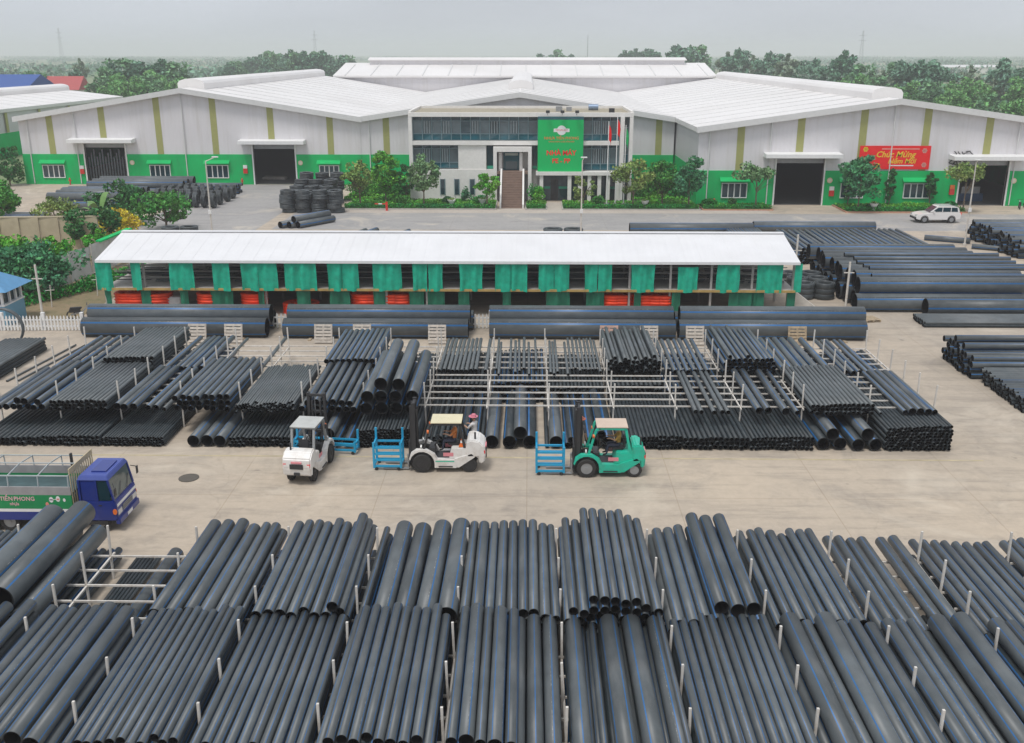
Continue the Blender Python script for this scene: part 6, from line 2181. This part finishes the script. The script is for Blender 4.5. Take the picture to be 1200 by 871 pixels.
MB().add([(0.90, -0.74, 1.14), (0.90, 0.74, 1.14), (0.17, 0.70, 1.69), (0.17, -0.70, 1.69)], [(0, 1, 2, 3)]).build('windscreen', GLASS, car, fix=False).location.x = 0.03
MB().box(2.26, 2.36, -0.8, 0.8, 0.40, 0.60).build('bumper', DARK, car, bevel=0.02)
# motorcycle parked behind the picket fence
mc = empty('motorcycle', (-30.0, 63.4, 0.012), rad(20))
tag(mc, 'dark motorcycle parked behind the picket fence', 'motorcycle')
for x in (-0.62, 0.62):
    MB().torus((x, 0, 0.29), 0.25, 0.045, 'y', n=20, k=6).build('wheel', RUBBER, mc)
MB().bar((-0.62, 0, 0.3), (0.1, 0, 0.45), 0.1).bar((0.1, 0, 0.45), (0.5, 0, 0.85), 0.08).bar((0.62, 0, 0.3), (0.45, 0, 0.95), 0.06).build('frame', STEEL, mc)
MB().box(-0.65, 0.1, -0.12, 0.12, 0.68, 0.80).build('seat', DARK, mc, bevel=0.03)
MB().box(-0.7, 0.0, -0.1, 0.1, 0.45, 0.68).build('engine', DARK, mc)
MB().bar((0.43, -0.32, 1.0), (0.43, 0.32, 1.0), 0.035).build('handlebar', DARK, mc)
# motorbike group near the far hall door (red dots by the doorway)
for k, (x, y) in enumerate(((56.2, 113.6), (57.2, 113.9))):
    m2 = copy_tree(mc)
    m2.location = (x, y, 0.012)
    m2.rotation_euler = (0, 0, rad(70 + 20 * k))
    tag(m2, 'motorcycle parked at the green wall beside the second hall door', 'motorcycle', 'motorcycles at the hall door')

# ================================================================ beyond the factory
def pt(px, py, Y):
    """scene point seen in that direction at depth Y"""
    f_ = Vector(((px - 600) / 1150, (435.5 - py) / 1150, -1.0))
    d_ = cam.rotation_euler.to_matrix() @ f_
    t = Y / d_.y
    return d_.x * t, 17 + d_.z * t


LF_HAZE = dict(mid=leafmat('leaf_hazed_mid', (0.10, 0.21, 0.095)), dark=leafmat('leaf_hazed_dark', (0.075, 0.17, 0.10)), blue=leafmat('leaf_hazed_blue', (0.10, 0.20, 0.13)),
           grey=leafmat('leaf_hazed_grey', (0.15, 0.20, 0.13)), fresh=leafmat('leaf_hazed_fresh', (0.11, 0.25, 0.075)))  # paler, bluer foliage: distance haze painted into the leaf colour
protos = []
for k, (lf, sh, w_, cl) in enumerate((('mid', 'round', 8.5, 22), ('dark', 'round', 7.0, 20), ('blue', 'cone', 6.5, 24), ('grey', 'round', 6.0, 18), ('fresh', 'round', 9.5, 24), ('blue', 'round', 8.0, 20))):
    t_ = make_tree('field_tree', 'hazy tree standing in the fields beyond the factory', 200 + k, w_, 12.0, 1.6, LF_HAZE[lf], int(cl * 1.7), 60, 0.42, sh, 'trees in the fields', 0.28)
    protos.append(t_)
used = [False] * len(protos)
RT = random.Random(41)


def far_tree(px, ytop, Y, kind, label, group, wf=1.0):
    X, zt = pt(px, ytop, Y)
    if used[kind]:
        o = copy_tree(protos[kind])
    else:
        o = protos[kind]
        used[kind] = True
    s_ = max(zt, 4.0) / 12.0 * 1.10
    o.location = (X, Y, 0.0)
    o.scale = (s_ * wf, s_ * wf, s_)
    o.rotation_euler = (0, 0, RT.uniform(0, 6.28))
    tag(o, label, 'tree', group)


LR = ('hazy tree in the wooded belt beyond the banner hall', 'trees beyond the banner hall')
LL = ('leafy tree in the clump beyond the neighbouring hall', 'trees beyond the neighbouring hall')
LC = ('distant tree in the dark belt beyond the long hall roof', 'trees beyond the long hall roof')
for px, yt, Y, k, wf in ((790, 58, 480, 1, 1.2), (805, 50, 470, 5, 1.3), (820, 56, 470, 0, 1.0), (853, 58, 430, 3, 0.9), (865, 54, 420, 5, 1.0), (882, 62, 420, 3, 0.9), (903, 58, 400, 5, 1.1), (925, 60, 390, 3, 1.0), (948, 66, 380, 5, 1.0),
                          (978, 66, 350, 5, 1.2), (993, 61, 340, 1, 0.9), (1010, 78, 330, 0, 1.2), (1035, 80, 320, 3, 1.0), (1050, 76, 330, 0, 1.1), (1065, 68, 320, 5, 1.1), (1078, 72, 320, 1, 1.1), (1092, 66, 310, 2, 1.2), (1108, 74, 310, 5, 1.1),
                          (1125, 92, 290, 4, 1.1), (1138, 74, 330, 3, 0.8), (1150, 96, 280, 4, 1.1), (1165, 90, 300, 3, 1.0), (1178, 64, 310, 2, 1.1), (1186, 76, 300, 5, 1.2), (1197, 78, 290, 2, 1.0), (1205, 92, 270, 4, 1.2),
                          (1090, 98, 270, 0, 1.3), (1060, 96, 280, 4, 1.2), (1030, 92, 290, 0, 1.2), (1115, 108, 250, 4, 1.3), (1160, 112, 240, 0, 1.2), (1192, 116, 230, 4, 1.3), (1000, 88, 300, 4, 1.2)):
    far_tree(px, yt, Y, k, *LR, wf)
for px, yt, Y, k, wf in ((118, 82, 300, 0, 1.2), (130, 76, 310, 1, 1.2), (143, 72, 320, 0, 1.3), (155, 67, 330, 2, 1.2), (165, 74, 310, 1, 1.3), (178, 84, 300, 4, 1.2), (192, 71, 320, 1, 1.3), (203, 76, 310, 0, 1.2), (150, 88, 280, 4, 1.3),
                          (170, 90, 285, 0, 1.2), (92, 66, 420, 3, 0.7), (88, 82, 340, 1, 0.9), (45, 86, 340, 1, 0.9), (52, 88, 330, 0, 1.0), (185, 96, 280, 0, 1.1), (205, 92, 290, 4, 1.0), (135, 96, 270, 4, 1.1), (36, 86, 300, 0, 0.8)):
    far_tree(px, yt, Y, k, *LL, wf)
for i in range(26):
    px = 262 + i * 6.0
    yt = 74 - 12 * math.sin(min(1, i / 14) * math.pi * 0.5) + RT.uniform(-3, 4) + (3 if i > 20 else 0)
    far_tree(px, yt, RT.uniform(480, 640), RT.choice((0, 1, 5, 1, 2)), *LC, RT.uniform(0.9, 1.3))
for px, yt in ((640, 61), (655, 60), (668, 62), (732, 60), (745, 58), (757, 58), (765, 59)):
    far_tree(px, yt, RT.uniform(620, 760), RT.choice((0, 1, 5)), 'distant tree showing over the cross hall roof', 'trees over the cross hall roof', 1.2)
# the far wood and scrub that reads as one mass
rng = np.random.default_rng(5)
cl_pts, cl_sz = [], []
for k in range(330):
    yc = 620 + 2900 * rng.random() ** 1.4
    xc = rng.uniform(-1, 1) * (yc * 0.60 + 60)
    wl, dl, hl_ = rng.uniform(14, 80) * (0.7 + yc / 2200), rng.uniform(5, 14), rng.uniform(4.0, 9.0)
    m2 = int(60 + wl * 1.5)
    u = rng.uniform(-1, 1, m2)
    top = hl_ * (0.55 + 0.45 * np.abs(np.sin(u * wl * 0.13 + k)))
    cl_pts.append(np.stack([xc + u * wl / 2, yc + rng.uniform(-1, 1, m2) * dl / 2, rng.random(m2) ** 0.8 * top], 1))
    cl_sz.append(rng.uniform(1.1, 2.2, m2))
p = np.concatenate(cl_pts)
o = place(leaf_mesh('treeline', leaves_np(p, np.concatenate(cl_sz), rng), LF_HAZE['blue']), 'treeline')
tag(o, 'far hazy woods along the horizon', kind='stuff')
n = 8000
Yd = rng.uniform(190, 420, n)
sd_ = rng.random(n) < 0.72
Xd = np.where(sd_, rng.uniform(75, 330, n), rng.uniform(-330, -140, n))
hh = 1.5 + 2.2 * (np.sin(Xd * 0.09) * np.sin(Yd * 0.07) + 1)
p = np.stack([Xd, Yd, rng.uniform(0, 1, n) * hh], 1)
o = place(leaf_mesh('undergrowth', leaves_np(p, rng.uniform(0.45, 1.1, n), rng), LF_HAZE['fresh']), 'undergrowth')
tag(o, 'green scrub growing around the factory', kind='stuff')
# far houses
def house(label, x, y, w_, d, h, rh, wallc, roofc, rz=0.0):
    o = empty('house', (x, y, 0), rz)
    tag(o, label, 'house')
    MB().box(-w_ / 2, w_ / 2, 0, d, 0, h).build('wall', wallc, o)
    MB().prism([(-0.6, h), (d / 2, h + rh), (d + 0.6, h)], -w_ / 2 - 0.5, w_ / 2 + 0.5, 'x').build('roof', roofc, o)
    for k in range(3):
        x_ = -w_ / 2 + w_ * (k + 0.5) / 3
        MB().box(x_ - 0.7, x_ + 0.7, -0.05, 0.03, h * 0.4, h * 0.75).build('window', GLASS, o)
    return o


X, z = pt(27, 92, 262)
house('warehouse with deep blue metal roof beyond the neighbouring hall', X - 24, 262, 46, 22, 7.0, 4.5, WALLW, mat('roof_blue', (0.015, 0.075, 0.30), 0.5, coord='World'))
X, z = pt(68, 90, 330)
house('small house with red roof among the trees', X, 330, 12, 9, 5.5, 4.2, WALLW, mat('roof_red', (0.42, 0.06, 0.06), 0.6))
X, z = pt(1140, 67, 900)
house('long white building far beyond the fields', X, 900, 46, 16, 5.0, 2.0, WALLW, TRIM)
# lattice masts
for px, yt, Y, lb in ((689, 41, 900, 'thin lattice mast rising over the cross hall roof'), (1012, 36, 1100, 'hazy lattice pylon beyond the wooded belt'), (68, 33, 1300, 'hazy lattice pylon beyond the neighbouring hall'), (368, 36, 1300, 'hazy lattice pylon beyond the long hall roof')):
    X, zt = pt(px, yt, Y)
    o = empty('lattice_mast', (X, Y, 0))
    tag(o, lb, 'mast')
    w_ = 0.5 if px == 689 else 2.2
    lg_ = MB()
    for sx in (-1, 1):
        for sy in (-1, 1):
            lg_.bar((sx * w_, sy * w_, 0), (sx * w_ * 0.2, sy * w_ * 0.2, zt), 0.16)
    for k in range(14):
        z0, z1 = zt * k / 14, zt * (k + 1) / 14
        a, b = w_ * (1 - 0.8 * k / 14), w_ * (1 - 0.8 * (k + 1) / 14)
        lg_.bar((-a, -a, z0), (b, -b, z1), 0.09).bar((a, -a, z0), (-b, -b, z1), 0.09)
    tag(lg_.build('lattice', STEEL, o), kind='stuff')
    if px != 689:
        for z in (zt * 0.75, zt * 0.88):
            MB().bar((-4, 0, z), (4, 0, z), 0.3).build('cross_arm', STEEL, o)

# ================================================================ haze
hz = MB().box(-7200, 7200, -80, 7200, -1.0, 62.0).build('haze', [])
tag(hz, 'pale humid haze over the plain', kind='stuff')
hm_ = bpy.data.materials.new('haze')
hm_.use_nodes = True
t = hm_.node_tree
t.nodes.clear()
om = t.nodes.new('ShaderNodeOutputMaterial')
pv = t.nodes.new('ShaderNodeVolumePrincipled')
pv.inputs['Density'].default_value = 0.00044
pv.inputs['Color'].default_value = (0.91, 0.92, 0.96, 1)
t.links.new(pv.outputs[0], om.inputs['Volume'])
hz.data.materials.append(hm_)
